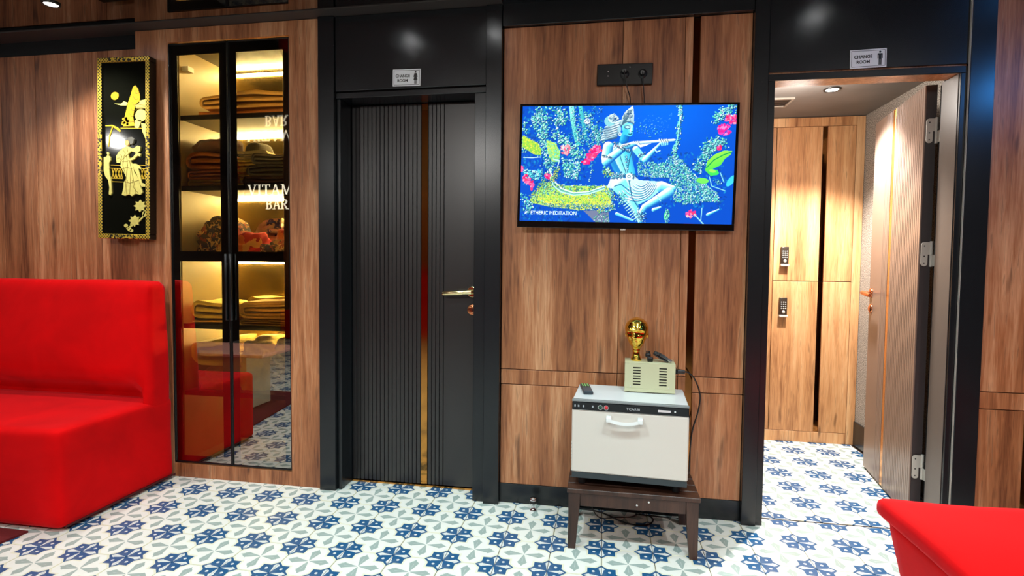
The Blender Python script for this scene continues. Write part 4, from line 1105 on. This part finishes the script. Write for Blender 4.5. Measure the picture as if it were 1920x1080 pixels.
line([(860, 212), (890, 186), (930, 188), (952, 206)], 4, (70, 110, 130)); path_leaves([(905, 120), (930, 170)], 10, 22, (3, 7), [(240, 244, 240), (60, 100, 130)]); line([(880, 130), (870, 160), (884, 176)], 3, (70, 110, 130))
ellp(842, 245, 14, 24, 0, (150, 200, 210)); ellp(848, 282, 11, 16, 0, (226, 240, 238)); ellp(848, 282, 5, 7, 0, (40, 90, 120))
# arms and flute
caps((760, 380), (745, 470), 40, 36, (252, 240, 220), SM, SD); caps((750, 495), (880, 390), 36, 26, ST, SM, SD); caps((880, 385), (985, 350), 26, 15, ST, SM, SD)
line([(720, 450), (790, 470)], 6, (60, 110, 130)); path_leaves([(725, 450), (785, 465)], 6, 20, (4, 7), [(230, 240, 236), (60, 110, 130)]); path_leaves([(870, 390), (920, 410)], 7, 26, (4, 7), [(240, 246, 240), (60, 110, 130)])
caps((975, 400), (1035, 470), 26, 24, ST, SM, SD); caps((1050, 480), (1130, 390), 24, 14, ST, SM, SD); path_leaves([(1000, 450), (1045, 430)], 6, 22, (4, 7), [(230, 240, 236), (50, 110, 140)]); caps((1130, 390), (1165, 350), 12, 10, ST, SM, SD)
caps((940, 352), (1262, 328), 11, 9, (255, 252, 240), (220, 238, 236), (120, 180, 200)); poly([(985, 365), (1090, 352), (1060, 368), (1010, 384)], (240, 246, 240))
for k in range(4): caps((1165+k*16, 345), (1175+k*14, 372-k*3), 6, 5, ST, SM, SD); line([(1150+k*18, 322), (1166+k*17, 345)], 3.5, (235, 246, 242)); line([(1157+k*18, 322), (1172+k*17, 345)], 2, (20, 70, 110))
for k in range(3): line([(955+k*14, 340), (985+k*8, 362)], 3.5, (240, 248, 244)); line([(962+k*14, 340), (990+k*8, 362)], 2, (30, 80, 110))
line([(800, 345), (840, 390), (870, 400)], 3, (60, 100, 120)); path_leaves([(800, 350), (850, 385), (940, 355)], 7, 34, (3, 7), [(250, 240, 230), (220, 180, 170), (60, 110, 130)]); line([(1120, 400), (1135, 420), (1160, 410)], 4, (190, 240, 240))
for _ in range(70): ellp(rng.uniform(980, 1240), rng.uniform(120, 290), 2.2, 2.2, 0, (90, 170, 230))
def L8(a):
    c = np.clip(a/255.0, 0, 1); return np.where(c <= .04045, c/12.92, ((c+.055)/1.055)**2.4)
lin_img = L8(img)
vx = SW0+(SW1-SW0)*(np.arange(IW)+.0)/(IW-1); vz = SH1-(SH1-SH0)*(np.arange(IH)+.0)/(IH-1)
VX, VZ = np.meshgrid(vx, vz); co = np.stack([VX, np.full_like(VX, -.0128), VZ], -1).reshape(-1, 3)
idx = np.arange(IW*IH).reshape(IH, IW); F_ = np.stack([idx[1:, :-1], idx[1:, 1:], idx[:-1, 1:], idx[:-1, :-1]], -1).reshape(-1, 4)
me = bpy.data.meshes.new('screen'); me.vertices.add(len(co)); me.vertices.foreach_set('co', co.ravel())
me.loops.add(F_.size); me.loops.foreach_set('vertex_index', F_.ravel().astype(np.int32)); me.polygons.add(len(F_))
me.polygons.foreach_set('loop_start', np.arange(0, F_.size, 4, dtype=np.int32)); me.update(calc_edges=True); me.validate()
ca_ = me.color_attributes.new('picture', 'FLOAT_COLOR', 'POINT')
ca_.data.foreach_set('color', np.concatenate([lin_img.reshape(-1, 3), np.ones((IW*IH, 1))], 1).ravel().astype(np.float32))
m, nt, b = newmat('lit_screen'); at_ = nt.nodes.new('ShaderNodeAttribute'); at_.attribute_name = 'picture'
b.inputs['Base Color'].default_value = (.004, .004, .005, 1); b.inputs['Roughness'].default_value = .45; b.inputs['Specular IOR Level'].default_value = .08
nt.links.new(at_.outputs['Color'], b.inputs['Emission Color']); b.inputs['Emission Strength'].default_value = 1.12
me.materials.append(m); so = bpy.data.objects.new('screen', me); col.objects.link(so); so.parent = tv; tag(so, 'lit screen with a blue garden and a pale statue playing a flute')
TXM = flat('screen_caption_white', lin(214, 240, 250), rough=.5, emit=.8)
def SP(x, y): return (SW0+(x-ZX0)/(ZX1-ZX0)*(SW1-SW0), -.0134, SH1-(y-ZY0)/(ZY1-ZY0)*(SH1-SH0))
text('caption', 'ETHERIC MEDITATION', .0235, TXM, tv, SP(158, 922), bold=0, depth=.0002, sx=.865)
mb = MB(); cx, cz = SP(120, 908)[0], SP(120, 908)[2]
for k in range(5):
    a = PI*.5+2*PI*k/5; mb.prism([(cx+.001*math.cos(a+1.57), cz+.001*math.sin(a+1.57)), (cx+.010*math.cos(a), cz+.010*math.sin(a)), (cx+.006*math.cos(a-.35), cz+.006*math.sin(a-.35)), (cx-.001*math.cos(a+1.57), cz-.001*math.sin(a+1.57))], -.0136, -.0132)
mb.build('lotus_mark', TXM, tv)
B('wall_bracket', BLKP, tv, -.15, .15, .0302, .0345, -.12, .10, .002)
# ================================================================ stool
st = root('stool', (.125, 2.31, 0), 'low dark wooden stool with tapered legs carrying the towel warmer', 'stool')
def leg_mesh(sx, sy):
    mb = MB()
    # outer faces upright, inner faces taper towards the foot
    xo, yo = sx*.250, sy*.158; wi, wo = .046, .030
    z0, z1 = .0006, .226
    t = [(xo, yo), (xo-sx*wi, yo), (xo-sx*wi, yo-sy*.040), (xo, yo-sy*.040)]
    q = .010
    b_ = [(xo, yo), (xo-sx*wo, yo), (xo-sx*wo, yo-sy*.028), (xo, yo-sy*.028)]
    mid_ = [(xo, yo), (xo-sx*(wi-.003), yo), (xo-sx*(wi-.003), yo-sy*.038), (xo, yo-sy*.038)]
    vs = [(p[0], p[1], z0) for p in b_]+[(p[0], p[1], .150) for p in mid_]+[(p[0], p[1], z1) for p in t]
    fs = [(0, 1, 2, 3)[::-1], (8, 9, 10, 11)]
    for L_ in (0, 4):
        for k in range(4):
            k2 = (k+1) % 4; fs.append((L_+k, L_+k2, L_+4+k2, L_+4+k))
    if sx*sy < 0: fs = [f[::-1] for f in fs]
    return mb.add(vs, fs)
for sx in (-1, 1):
    for sy in (-1, 1): leg_mesh(sx, sy).build('leg', W_STOOL, st)
MB().rbox(-.203, .203, -.155, -.137, .176, .226, .001, 1, smooth=False).build('apron', W_STOOL, st)
MB().rbox(-.203, .203, .137, .155, .176, .226, .001, 1, smooth=False).build('apron', W_STOOL, st)
MB().rbox(-.247, -.231, -.117, .117, .176, .226, .001, 1, smooth=False).build('apron', W_STOOL, st)
MB().rbox(.231, .247, -.117, .117, .176, .226, .001, 1, smooth=False).build('apron', W_STOOL, st)
n = 5; w_ = .328/n
for i in range(n):
    MB().rbox(-.256, .256, -.164+i*w_+.002, -.164+(i+1)*w_-.002, .227, .245, .002, 1, smooth=False).build('seat_slat', W_STOOL, st)
mb = MB()
for (a, c) in [(.063, .212), (.018, .196)]: mb.lathe([(0, -.0015), (.0035, -.001), (.004, 0)], (a, -.1551, c), 10, 'y')
mb.build('screw_cap', WHITEP, st, kind='stuff')

# ================================================================ towel warmer
wm_ = root('towel_warmer', (.115, 2.305, .2456), 'white box towel warmer with a black control strip on the wooden stool', 'towel warmer', rot=(0, 0, math.radians(-3.2)))
WBODY = flat('white_enamel', lin(226, 228, 228), rough=.3, nz=.03)
WDOOR = flat('warm_white_enamel_door', lin(214, 206, 196), rough=.38, nz=.03, nscale=3)
hw, dp = .2245, .145
B('body', WBODY, wm_, -hw, hw, -dp+.012, dp, .060, .345, .004)
B('door', WDOOR, wm_, -hw, hw, -dp, -dp+.0115, .0605, .3135, .005)
B('control_strip', flat('black_glass_strip', lin(16, 18, 22), rough=.18, nz=.2), wm_, -hw+.001, hw-.001, -dp-.002, -dp+.0115, .3150, .3445, .0015)
B('top_rim', flat('grey_rim', lin(128, 132, 132), rough=.4, nz=.2), wm_, -hw, hw, -dp, -dp+.018, .3455, .3550, .002)
B('top_cover', WBODY, wm_, -hw+.002, hw-.002, -dp+.0185, dp, .3455, .3545, .002)
B('chrome_line', CHROME, wm_, -hw, hw, -dp-.0015, -dp+.004, .3137, .3149, .0003)
B('plinth', flat('dark_slate_plinth', lin(46, 54, 58), rough=.4, nz=.15), wm_, -hw+.002, hw-.002, -dp+.004, dp-.003, .036, .0598, .001)
for sx in (-1, 1):
    for sy in (-1, 1):
        MB().lathe([(.014, .0004), (.016, .004), (.016, .0358)], (sx*.185, sy*.095, 0), 16).build('foot', RUBBER, wm_)
# curved handle
hb = MB(); pts = []
for i in range(13):
    t = -1+i/6.0; pts.append((-.018+t*.060, -dp-.030-.004*(1-t*t), .2885-.010*(1-t*t)))
vs = []; fs = []
for (x, y, z) in pts:
    for (dy, dz) in [(-.005, -.006), (.005, -.006), (.006, .004), (-.004, .007)]: vs.append((x, y+dy, z+dz))
for i in range(12):
    for k in range(4):
        k2 = (k+1) % 4; fs.append((i*4+k, i*4+k2, (i+1)*4+k2, (i+1)*4+k))
fs += [(3, 2, 1, 0), (48, 49, 50, 51)]
hb.add(vs, fs, 0, False)
for sx in (-1, 1): hb.rbox(-.018+sx*.060-.010, -.018+sx*.060+.010, -dp-.036, -dp, .279, .299, .003, 2)
hb.build('handle', WHITEP, wm_, label='white bow handle')
def knob(x, c, nm, lab):
    MB().lathe([(.010, 0), (.0105, -.004), (.0085, -.0055), (.0085, -.004)], (x, -dp-.002, .3298), 20, 'y').build('knob_ring', CHROME, wm_)
    MB().lathe([(0, -.0095), (.0055, -.009), (.0070, -.007), (.0072, 0)], (x, -dp-.002, .3298), 20, 'y').build('knob', flat(nm, c, rough=.3, nz=.1), wm_, label=lab)
knob(-.112, lin(16, 66, 48), 'dark_green_knob', 'dark green switch knob'); knob(-.089, lin(190, 30, 40), 'red_knob', 'red switch knob')
mb = MB()
for x in (-.212, -.198, -.178, -.142): mb.box(x-.003, x+.003, -dp-.0024, -dp-.0019, .3255, .3340)
mb.build('control_print', flat('grey_print', lin(150, 156, 160), rough=.5, nz=.1), wm_, kind='stuff')
text('lettering', 'TCARBI', .0135, flat('pale_print', lin(176, 180, 182), rough=.5, nz=.05), wm_, (-.012, -dp-.0021, .3250), depth=.0002, sx=1.15)
B('label_plate', flat('pale_label', lin(212, 204, 204), rough=.4, nz=.05), wm_, .108, .156, -dp-.0030, -dp-.0020, .3255, .3340, .0003)
MB().lathe([(0, -.003), (.003, -.0025), (.0035, 0)], (.172, -dp-.002, .3298), 12, 'y').build('indicator', WHITEP, wm_)
B('side_vent', STEEL, wm_, -hw-.020, -hw-.0005, .03, .07, .042, .125, .001, label='grey slotted vent box at the left rear')
for k in range(5): B('vent_slot', BLKP, wm_, -hw-.0205, -hw-.004, .0285, .0298, .049+.016*k, .055+.016*k, .0003)

# ================================================================ control box on top
TOPZ = .2456+.3545
bx = root('control_box', (.199, 2.395, TOPZ+.0006), 'beige vented metal control box standing on the towel warmer', 'control box', rot=(0, 0, math.radians(-2.0)))
BEI = flat('beige_painted_metal', lin(196, 194, 158), rough=.45, nz=.05, nscale=4)
bw, bd, bh = .1030, .060, .127
B('base_tray', BEI, bx, -bw-.001, bw+.001, -bd-.002, bd+.002, .004, .018, .001)
# front with real louvre openings: strips between slots
fr = MB(); y0, y1 = -bd, -bd+.002
slots = [(-.069, -.038), (.038, .069)]; zs_ = [.033+.0117*i for i in range(7)]
fr.box(-bw, bw, y0, y1, .0185, zs_[0]); fr.box(-bw, bw, y0, y1, zs_[-1]+.0055, bh-.002)
for i in range(6): fr.box(-bw, bw, y0, y1, zs_[i]+.0055, zs_[i+1])
for z in zs_:
    fr.box(-bw, slots[0][0], y0, y1, z, z+.0055); fr.box(slots[0][1], slots[1][0], y0, y1, z, z+.0055); fr.box(slots[1][1], bw, y0, y1, z, z+.0055)
fr.build('front_panel', BEI, bx, label='front with two columns of vent slots')
MB().box(-bw+.004, bw-.004, y1+.002, y1+.003, .022, bh-.006).build('dark_interior', BLACK2, bx)
hood = MB(); hood.rbox(-bw, bw, -bd, bd, bh-.002, bh, .0009, 1); hood.box(-bw, -bw+.002, -bd+.002, bd, .0185, bh-.002); hood.box(bw-.002, bw, -bd+.002, bd, .0185, bh-.002); hood.box(-bw+.002, bw-.002, bd-.002, bd, .0185, bh-.002)
hood.build('hood', BEI, bx)
mb = MB()
for x in (-.078, .078): mb.lathe([(0, -.0015), (.003, -.001), (.0035, 0)], (x, -bd, .0245), 10, 'y')
mb.build('screw', STEEL, bx, kind='stuff')
for sx in (-1, 1):
    for sy in (-1, 1): MB().lathe([(.007, 0), (.008, .0038)], (sx*.085, sy*.045, 0), 12).build('foot', RUBBER, bx)
B('inlet_socket', BLKP, bx, bw+.0004, bw+.010, -.020, .020, .078, .100, .001)
BOXT = TOPZ+.0006+bh

# ================================================================ gold head
hd = root('gold_head', (.143, 2.395, BOXT+.0006), 'shiny gold mannequin head ornament on the beige control box', 'ornament', rot=(0, 0, math.radians(-14)))
n, mrow = 56, 60; vs = []; fs = []
H = .187
def prof(t):
    # t 0..1 from foot to crown -> radius (x), depth factor
    pts = [(0, .0215), (.03, .0225), (.08, .019), (.14, .0145), (.20, .0140), (.24, .0160), (.27, .0150), (.30, .0190), (.35, .0255), (.42, .0325), (.52, .0400), (.62, .0455), (.72, .0485), (.80, .0475), (.88, .0410), (.94, .0305), (.98, .0170), (1, .0004)]
    for (a, ra), (b_, rb) in zip(pts, pts[1:]):
        if t <= b_:
            k = (t-a)/(b_-a); k = k*k*(3-2*k)*.4+k*.6
            return ra+(rb-ra)*k
    return .0004
def g(x, s): return math.exp(-(x/s)**2)
for i in range(mrow+1):
    t = i/mrow; r = prof(t)*1.03
    for k in range(n):
        a = 2*PI*k/n; ca, sa = math.cos(a), math.sin(a)
        x = r*ca; y = r*sa*(1.0+.12*min(1, max(0, (t-.28)/.1)))
        if t > .29:
            back = max(0, sa); y += .010*back*g(t-.72, .22)
            f = max(0, -sa)**.6; u = x/.047
            fx = 0
            fx += .0150*g(u, .20)*g(t-.545, .050)                               # nose tip
            fx += .0110*g(u, .13)*g(t-.62, .07)                                 # bridge
            fx += .0075*(g(u-.42, .30)+g(u+.42, .30))*g(t-.735, .026)           # brow
            fx -= .0120*(g(u-.42, .25)+g(u+.42, .25))*g(t-.655, .045)           # eye sockets
            fx += .0075*(g(u-.42, .17)+g(u+.42, .17))*g(t-.650, .024)           # lids
            fx += .0085*g(u, .26)*g(t-.462, .014)+.0080*g(u, .22)*g(t-.425, .013) # lips
            fx -= .0050*g(u, .3)*g(t-.444, .007)
            fx += .0085*g(u, .26)*g(t-.355, .03)                                # chin
            fx += .0040*(g(u-.6, .25)+g(u+.6, .25))*g(t-.54, .06)               # cheeks
            y -= fx*f
        vs.append((x, y, t*H))
for i in range(mrow):
    for k in range(n):
        k2 = (k+1) % n; fs.append((i*n+k, i*n+k2, (i+1)*n+k2, (i+1)*n+k))
hm = MB().add(vs, fs, 0, True).add([vs[k] for k in range(n)], [tuple(range(n-1, -1, -1))])
for sx in (-1, 1): hm.ell((sx*.0465, .006, (.60*H)), .004, .009, .015, 12, 8)
hm.build('head', GOLD, hd)

# ================================================================ black plug and pliers on the box, remote, cables
pg = root('power_adapter', (.200, 2.375, BOXT+.0006), 'small black plug standing on the control box beside the gold head', 'plug')
mb = MB().rbox(-.012, .012, -.009, .009, 0, .020, .004, 2).rbox(-.020, .002, -.008, .008, .018, .036, .004, 2)
mb.tube([(-.004, 0, .03), (-.004, .002, .045)], .0035, 8).tube([(-.014, 0, .03), (-.014, .002, .046)], .0035, 8)
mb.build('body', BLKP, pg)
cl = root('cord_bundle', (.246, 2.378, BOXT+.0006), 'bundle of folded black cord lying across the right end of the control box', 'cable')
mb = MB()
for k in range(5):
    o_ = (k-2)*.0042; P = []
    for i in range(21):
        a = 2*PI*i/20
        u, v = .036*math.cos(a), (.006+.0012*k)*math.sin(a)
        P.append((u*.82+o_*.3, o_*1.4-u*.30, .020+.0006*k-u*.40+v*.8))
    mb.tube(P, .0024, 7, cap=False)
mb.tube([(-.010, -.012, .028), (-.006, .0, .036), (-.002, .012, .028), (-.006, .0, .012), (-.010, -.012, .028)], .0018, 6)
mb.build('cord', BLKP, cl)
MB().tube([(.026, -.018, .014), (.040, -.026, .006)], [.007, .0065], 10).build('plug', CHROME, cl, label='bright plug end')
rm = root('remote_control', (-.066, 2.335, TOPZ+.0008), 'small dark remote control on the left of the towel warmer top', 'remote control', rot=(0, 0, math.radians(8)))
B('body', flat('dark_grey_plastic', lin(44, 52, 60), rough=.4, nz=.1), rm, -.020, .020, -.078, .078, 0, .013, .003)
mb = MB()
for i in range(3):
    for j in range(4): mb.lathe([(.0035, .0119), (.003, .0140), (0, .0142)], (-.011+.011*i, .064-.012*j, .001), 10)
mb.build('button', flat('green_yellow_buttons', lin(120, 170, 90), rough=.5, nz=.5, nscale=60), rm)
B('lower_cover', flat('slate_plastic', lin(70, 80, 88), rough=.4, nz=.1), rm, -.018, .018, -.074, -.005, .0129, .0142, .0005)

def smooth_path(P, n=8):
    P = [Vector(p) for p in P]; out = []
    for i in range(len(P)-1):
        p0, p1, p2, p3 = P[max(i-1, 0)], P[i], P[i+1], P[min(i+2, len(P)-1)]
        for k in range(n):
            t = k/n
            out.append(.5*((2*p1)+(p2-p0)*t+(2*p0-5*p1+4*p2-p3)*t*t+(3*p1-p0-3*p2+p3)*t**3))
    out.append(P[-1]); return out
mb = MB().tube([(.3135, 2.392, TOPZ+.088), (.345, 2.396, TOPZ+.086)], [.010, .009], 12)
mb.tube(smooth_path([(.345, 2.396, TOPZ+.086), (.366, 2.405, .680), (.394, 2.43, .648), (.420, 2.45, .579), (.416, 2.46, .505), (.394, 2.475, .40), (.388, 2.485, .25), (.395, 2.497, .10), (.36, 2.505, .0035), (.25, 2.500, .0035), (.16, 2.505, .0035)]), .0032, 8)
mb.build('mains_cable', BLKP, None, 'black mains cable curving from the control box down behind the stool', 'cable')
Z = .0036
mb = MB().tube(smooth_path([(-.13, 2.515, Z), (-.03, 2.505, Z), (.03, 2.475, Z), (.08, 2.43, Z), (.15, 2.395, Z), (.21, 2.41, Z), (.235, 2.46, Z), (.22, 2.50, Z)]), .0034, 8)
mb.build('floor_cable', BLKP, None, 'thick black cable looping over the tiles under the stool', 'cable')
mb = MB().tube(smooth_path([(.00, 2.49, .18), (-.02, 2.48, .10), (-.035, 2.46, .04), (.00, 2.44, .0025), (.07, 2.455, .0025), (.14, 2.475, .0025), (.20, 2.49, .03), (.25, 2.50, .075), (.29, 2.505, .12)]), .0024, 8)
mb.build('hanging_cable', flat('grey_cable', lin(60, 58, 56), rough=.5, nz=.1), None, 'thin grey cable drooping behind the stool apron', 'cable')

# ================================================================ door stop
ds = root('door_stop', (-.305, 2.462, 0), 'little chrome door stop on the tiles left of the stool', 'door stop')
MB().lathe([(0, .0004), (.015, .0004), (.016, .004), (.009, .008), (.0085, .022), (.012, .026), (.0165, .030), (.0165, .052), (.014, .058), (0, .060)], (0, 0, 0), 24).build('post', CHROME, ds)
MB().lathe([(.0170, .034), (.0185, .036), (.0185, .046), (.0170, .048)], (0, 0, 0), 24).build('bumper', RUBBER, ds, label='black rubber ring')

# ================================================================ lockers in the changing room
lk = root('locker', (1.30, 3.77, 0), 'tall wooden locker with two doors in the changing room', 'locker')
def K(name, mat, x0, x1, y0, y1, z0, z1, r=.0012, parent=None, **k):
    return B(name, mat, parent or lk, x0-1.30, x1-1.30, y0-3.77, y1-3.77, z0, z1, r, **k)
K('carcass', BLACK2, .71, 1.598, 3.788, 3.98, .001, 2.086)
K('frame_rail', W_LOCK, .71, 1.546, 3.768, 3.7875, 2.030, 2.086)
K('frame_rail', W_LOCK, .71, 1.546, 3.768, 3.7875, .001, .070)
K('frame_stile', W_LOCK, 1.549, 1.598, 3.768, 3.7875, .001, 2.086)
K('frame_stile', W_LOCK, 1.055, 1.078, 3.770, 3.7875, .0725, 2.0275)
K('frame_stile', W_LOCK, .71, 1.052, 3.770, 3.7875, .0725, 2.0275)
for (z0, z1, kz, which) in [(1.048, 2.0275, 1.205, 'upper'), (.0725, 1.044, .877, 'lower')]:
    d = K('door', BLACK2, 1.081, 1.546, 3.782, 3.7875, z0, z1, label=which+' locker door with a keypad lock')
    o_ = d
    def Kd(name, mat, x0, x1, y0, y1, za, zb, **k): return K(name, mat, x0, x1, y0, y1, za, zb, parent=d, **k)
    Kd('door_panel', W_LOCK, 1.081, 1.352, 3.768, 3.7815, z0, z1)
    Kd('door_panel', W_LOCK, 1.384, 1.546, 3.768, 3.7815, z0, z1)
    Kd('mirror_slot', BRONZE, 1.352, 1.384, 3.776, 3.7815, z0, z1, label='dark bronze strip between the panels')
    m_ = MB(); X0, X1 = 1.120-1.30, 1.166-1.30
    m_.rbox(X0, X1, -.024, -.002, kz-.062, kz+.062, .003, 2, mi=0)
    m_.rbox(X0-.002, X1+.002, -.034, -.002, kz-.064, kz-.050, .002, 2, mi=1)
    for i in range(3):
        for j in range(4): m_.lathe([(.0042, .0), (.0042, -.0015), (0, -.002)], (X0+.011+.012*i, -.024, kz+.032-.013*j), 10, 'y', mi=1)
    m_.lathe([(.009, .0), (.010, -.004), (.007, -.007), (0, -.0075)], ((X0+X1)/2, -.024, kz-.030), 16, 'y', mi=1)
    m_.build('keypad_lock', [flat('dark_bronze_lock', lin(62, 52, 44), rough=.35, metal=.5, nz=.1), STEEL], d, label='black and silver keypad lock')

# ================================================================ ceiling fittings
def downlight(x, y, z, r, label, group, c, s, n_='ceiling_light'):
    t = root(n_, (x, y, z-.0012), label, 'ceiling light', group)
    MB().lathe([(r*.78, -.001), (r*.80, -.007), (r, -.006), (r*1.02, 0)], (0, 0, 0), 32).build('ring', flat('dark_ring', lin(60, 58, 56), rough=.3, metal=.6, nz=.1), t)
    MB().lathe([(0, -.003), (r*.76, -.003)], (0, 0, 0), 32).build('lens', flat('lamp_lens', c, rough=.5, emit=s), t)
for (x, y, c, e) in SPOTS:
    nm = {(-2.55, 2.19): 'above the lacquer panel and red sofa', (-1.03, 2.18): 'before the left half of the closed black door', (-.57, 2.18): 'before the post right of the closed door',
          (.96, 2.18): 'before the open doorway', (-1.9, 1.15): 'over the middle of the floor by the sofa', (-.75, 1.05): 'over the tiles facing the closed door',
          (.45, 1.05): 'over the tiles facing the television', (1.5, 1.0): 'over the red bench seat'}[(x, y)]
    downlight(x, y, CEIL, .036, 'round ceiling downlight '+nm, 'lounge downlights', (1, 1, 1, 1), 6)
downlight(1.186, 3.20, 2.09, .042, 'round downlight in the grey changing room ceiling', None, (1, .98, .94, 1), 8)
vt = root('ceiling_vent', (.955, 3.405, 2.089), 'square vent in the grey changing room ceiling', 'vent')
mb = MB(); 
for (a, b_, c, d) in [(-.085, .085, .072, .085), (-.085, .085, -.085, -.072), (-.085, -.072, -.072, .072), (.072, .085, -.072, .072)]: mb.box(a, b_, c, d, -.010, 0)
mb.build('frame', flat('vent_frame', lin(150, 140, 128), rough=.4, nz=.1), vt)
for k in range(5): MB().box(-.071, .071, -.062+.026*k, -.048+.026*k, -.008, -.005).build('slat', BLKP, vt)
# lettered sign of the lounge bar, seen reflected in the cabinet glass
vs_ = root('bar_sign', (-3.99, -1.0, 1.93), 'lit bar lettering across the lounge, mirrored in the cabinet glass', 'sign')
LT = flat('lit_letters', (1.0, .93, .74, 1), emit=1.6)
def serif_word(word, x0, z0, h, wf=1.0):
    x = x0
    def bar(mb, a, b_, w1): # slanted stroke from a to b of width w1 (horizontal)
        mb.prism([(a[0]-w1/2, a[1]), (a[0]+w1/2, a[1]), (b_[0]+w1/2, b_[1]), (b_[0]-w1/2, b_[1])], -.004, .004)
    for ch in word:
        mb = MB(); W_ = {'I': .36, 'M': .98, 'V': .78, 'A': .80, 'T': .72, 'N': .82, 'B': .70, 'R': .80}[ch]*h*wf
        th, tn, sf_ = .15*h, .07*h, .30*h; P = lambda u, v: (x+u*W_, z0+v*h)
        def serif(u, v): mb.box(x+u*W_-sf_/2, x+u*W_+sf_/2, -.0042, .0042, z0+v*h-(tn*.8 if v else 0), z0+v*h+(0 if v else tn*.8))
        if ch == 'I': bar(mb, P(.5, 0), P(.5, 1), th); serif(.5, 0); serif(.5, 1)
        if ch == 'V': bar(mb, P(.5, 0), P(.14, 1), th); bar(mb, P(.5, 0), P(.86, 1), tn); serif(.14, 1); serif(.86, 1)
        if ch == 'A': bar(mb, P(.14, 0), P(.48, 1), tn); bar(mb, P(.86, 0), P(.50, 1), th); mb.box(x+.25*W_, x+.75*W_, -.004, .004, z0+.32*h, z0+.40*h); serif(.14, 0); serif(.86, 0)
        if ch == 'T': bar(mb, P(.5, 0), P(.5, 1), th); serif(.5, 0); mb.box(x+.03*W_, x+.97*W_, -.0041, .0041, z0+.92*h, z0+h); mb.box(x+.03*W_, x+.09*W_, -.004, .004, z0+.76*h, z0+h); mb.box(x+.91*W_, x+.97*W_, -.004, .004, z0+.76*h, z0+h)
        if ch == 'M': bar(mb, P(.14, 0), P(.17, 1), tn); bar(mb, P(.5, .05), P(.2, 1), th); bar(mb, P(.5, .05), P(.8, 1), tn); bar(mb, P(.86, 0), P(.83, 1), th); serif(.14, 0); serif(.86, 0); serif(.15, 1); serif(.85, 1)
        if ch == 'N': bar(mb, P(.15, 0), P(.15, 1), tn); bar(mb, P(.85, 0), P(.15, 1), th); bar(mb, P(.85, 0), P(.85, 1), tn); serif(.15, 0); serif(.15, 1); serif(.85, 1)
        if ch in 'BR':
            bar(mb, P(.20, 0), P(.20, 1), th); serif(.20, 0); serif(.20, 1)
            def bowl(z1, z2, rx):
                n = 12; o_ = []; i_ = []; cz = (z1+z2)/2; rz = (z2-z1)/2
                for k in range(n+1):
                    a = -PI/2+PI*k/n; o_.append((x+.40*W_+rx*math.cos(a), cz+rz*math.sin(a))); i_.append((x+.40*W_+(rx-th)*max(0, math.cos(a)), cz+(rz-tn)*math.sin(a)))
                for k in range(n): mb.prism([o_[k], o_[k+1], i_[k+1], i_[k]], -.0039, .0039)
                for zc in (z1, z2-tn): mb.box(x+.2*W_, x+.41*W_, -.004, .004, zc, zc+tn)
            bowl(z0+.48*h, z0+h, .46*W_)
            if ch == 'B': bowl(z0, z0+.55*h, .52*W_)
            else: bar(mb, P(.86, 0), P(.45, .5), th); serif(.88, 0)
        mb.build('letter', LT, vs_)
        x += W_+.05*h*wf
serif_word('VITAMIN', -.285, .012, .125, 1.22); serif_word('BAR', -.045, -.160, .122)
B('rail', BLKP, vs_, -.34, .62, -.012, -.006, .0, .010, .001)
MB().box(-.34, -.32, -.012, -.002, .010, .395-.0015).box(.60, .62, -.012, -.002, .010, .395-.0015).build('hanger', BLKP, vs_)
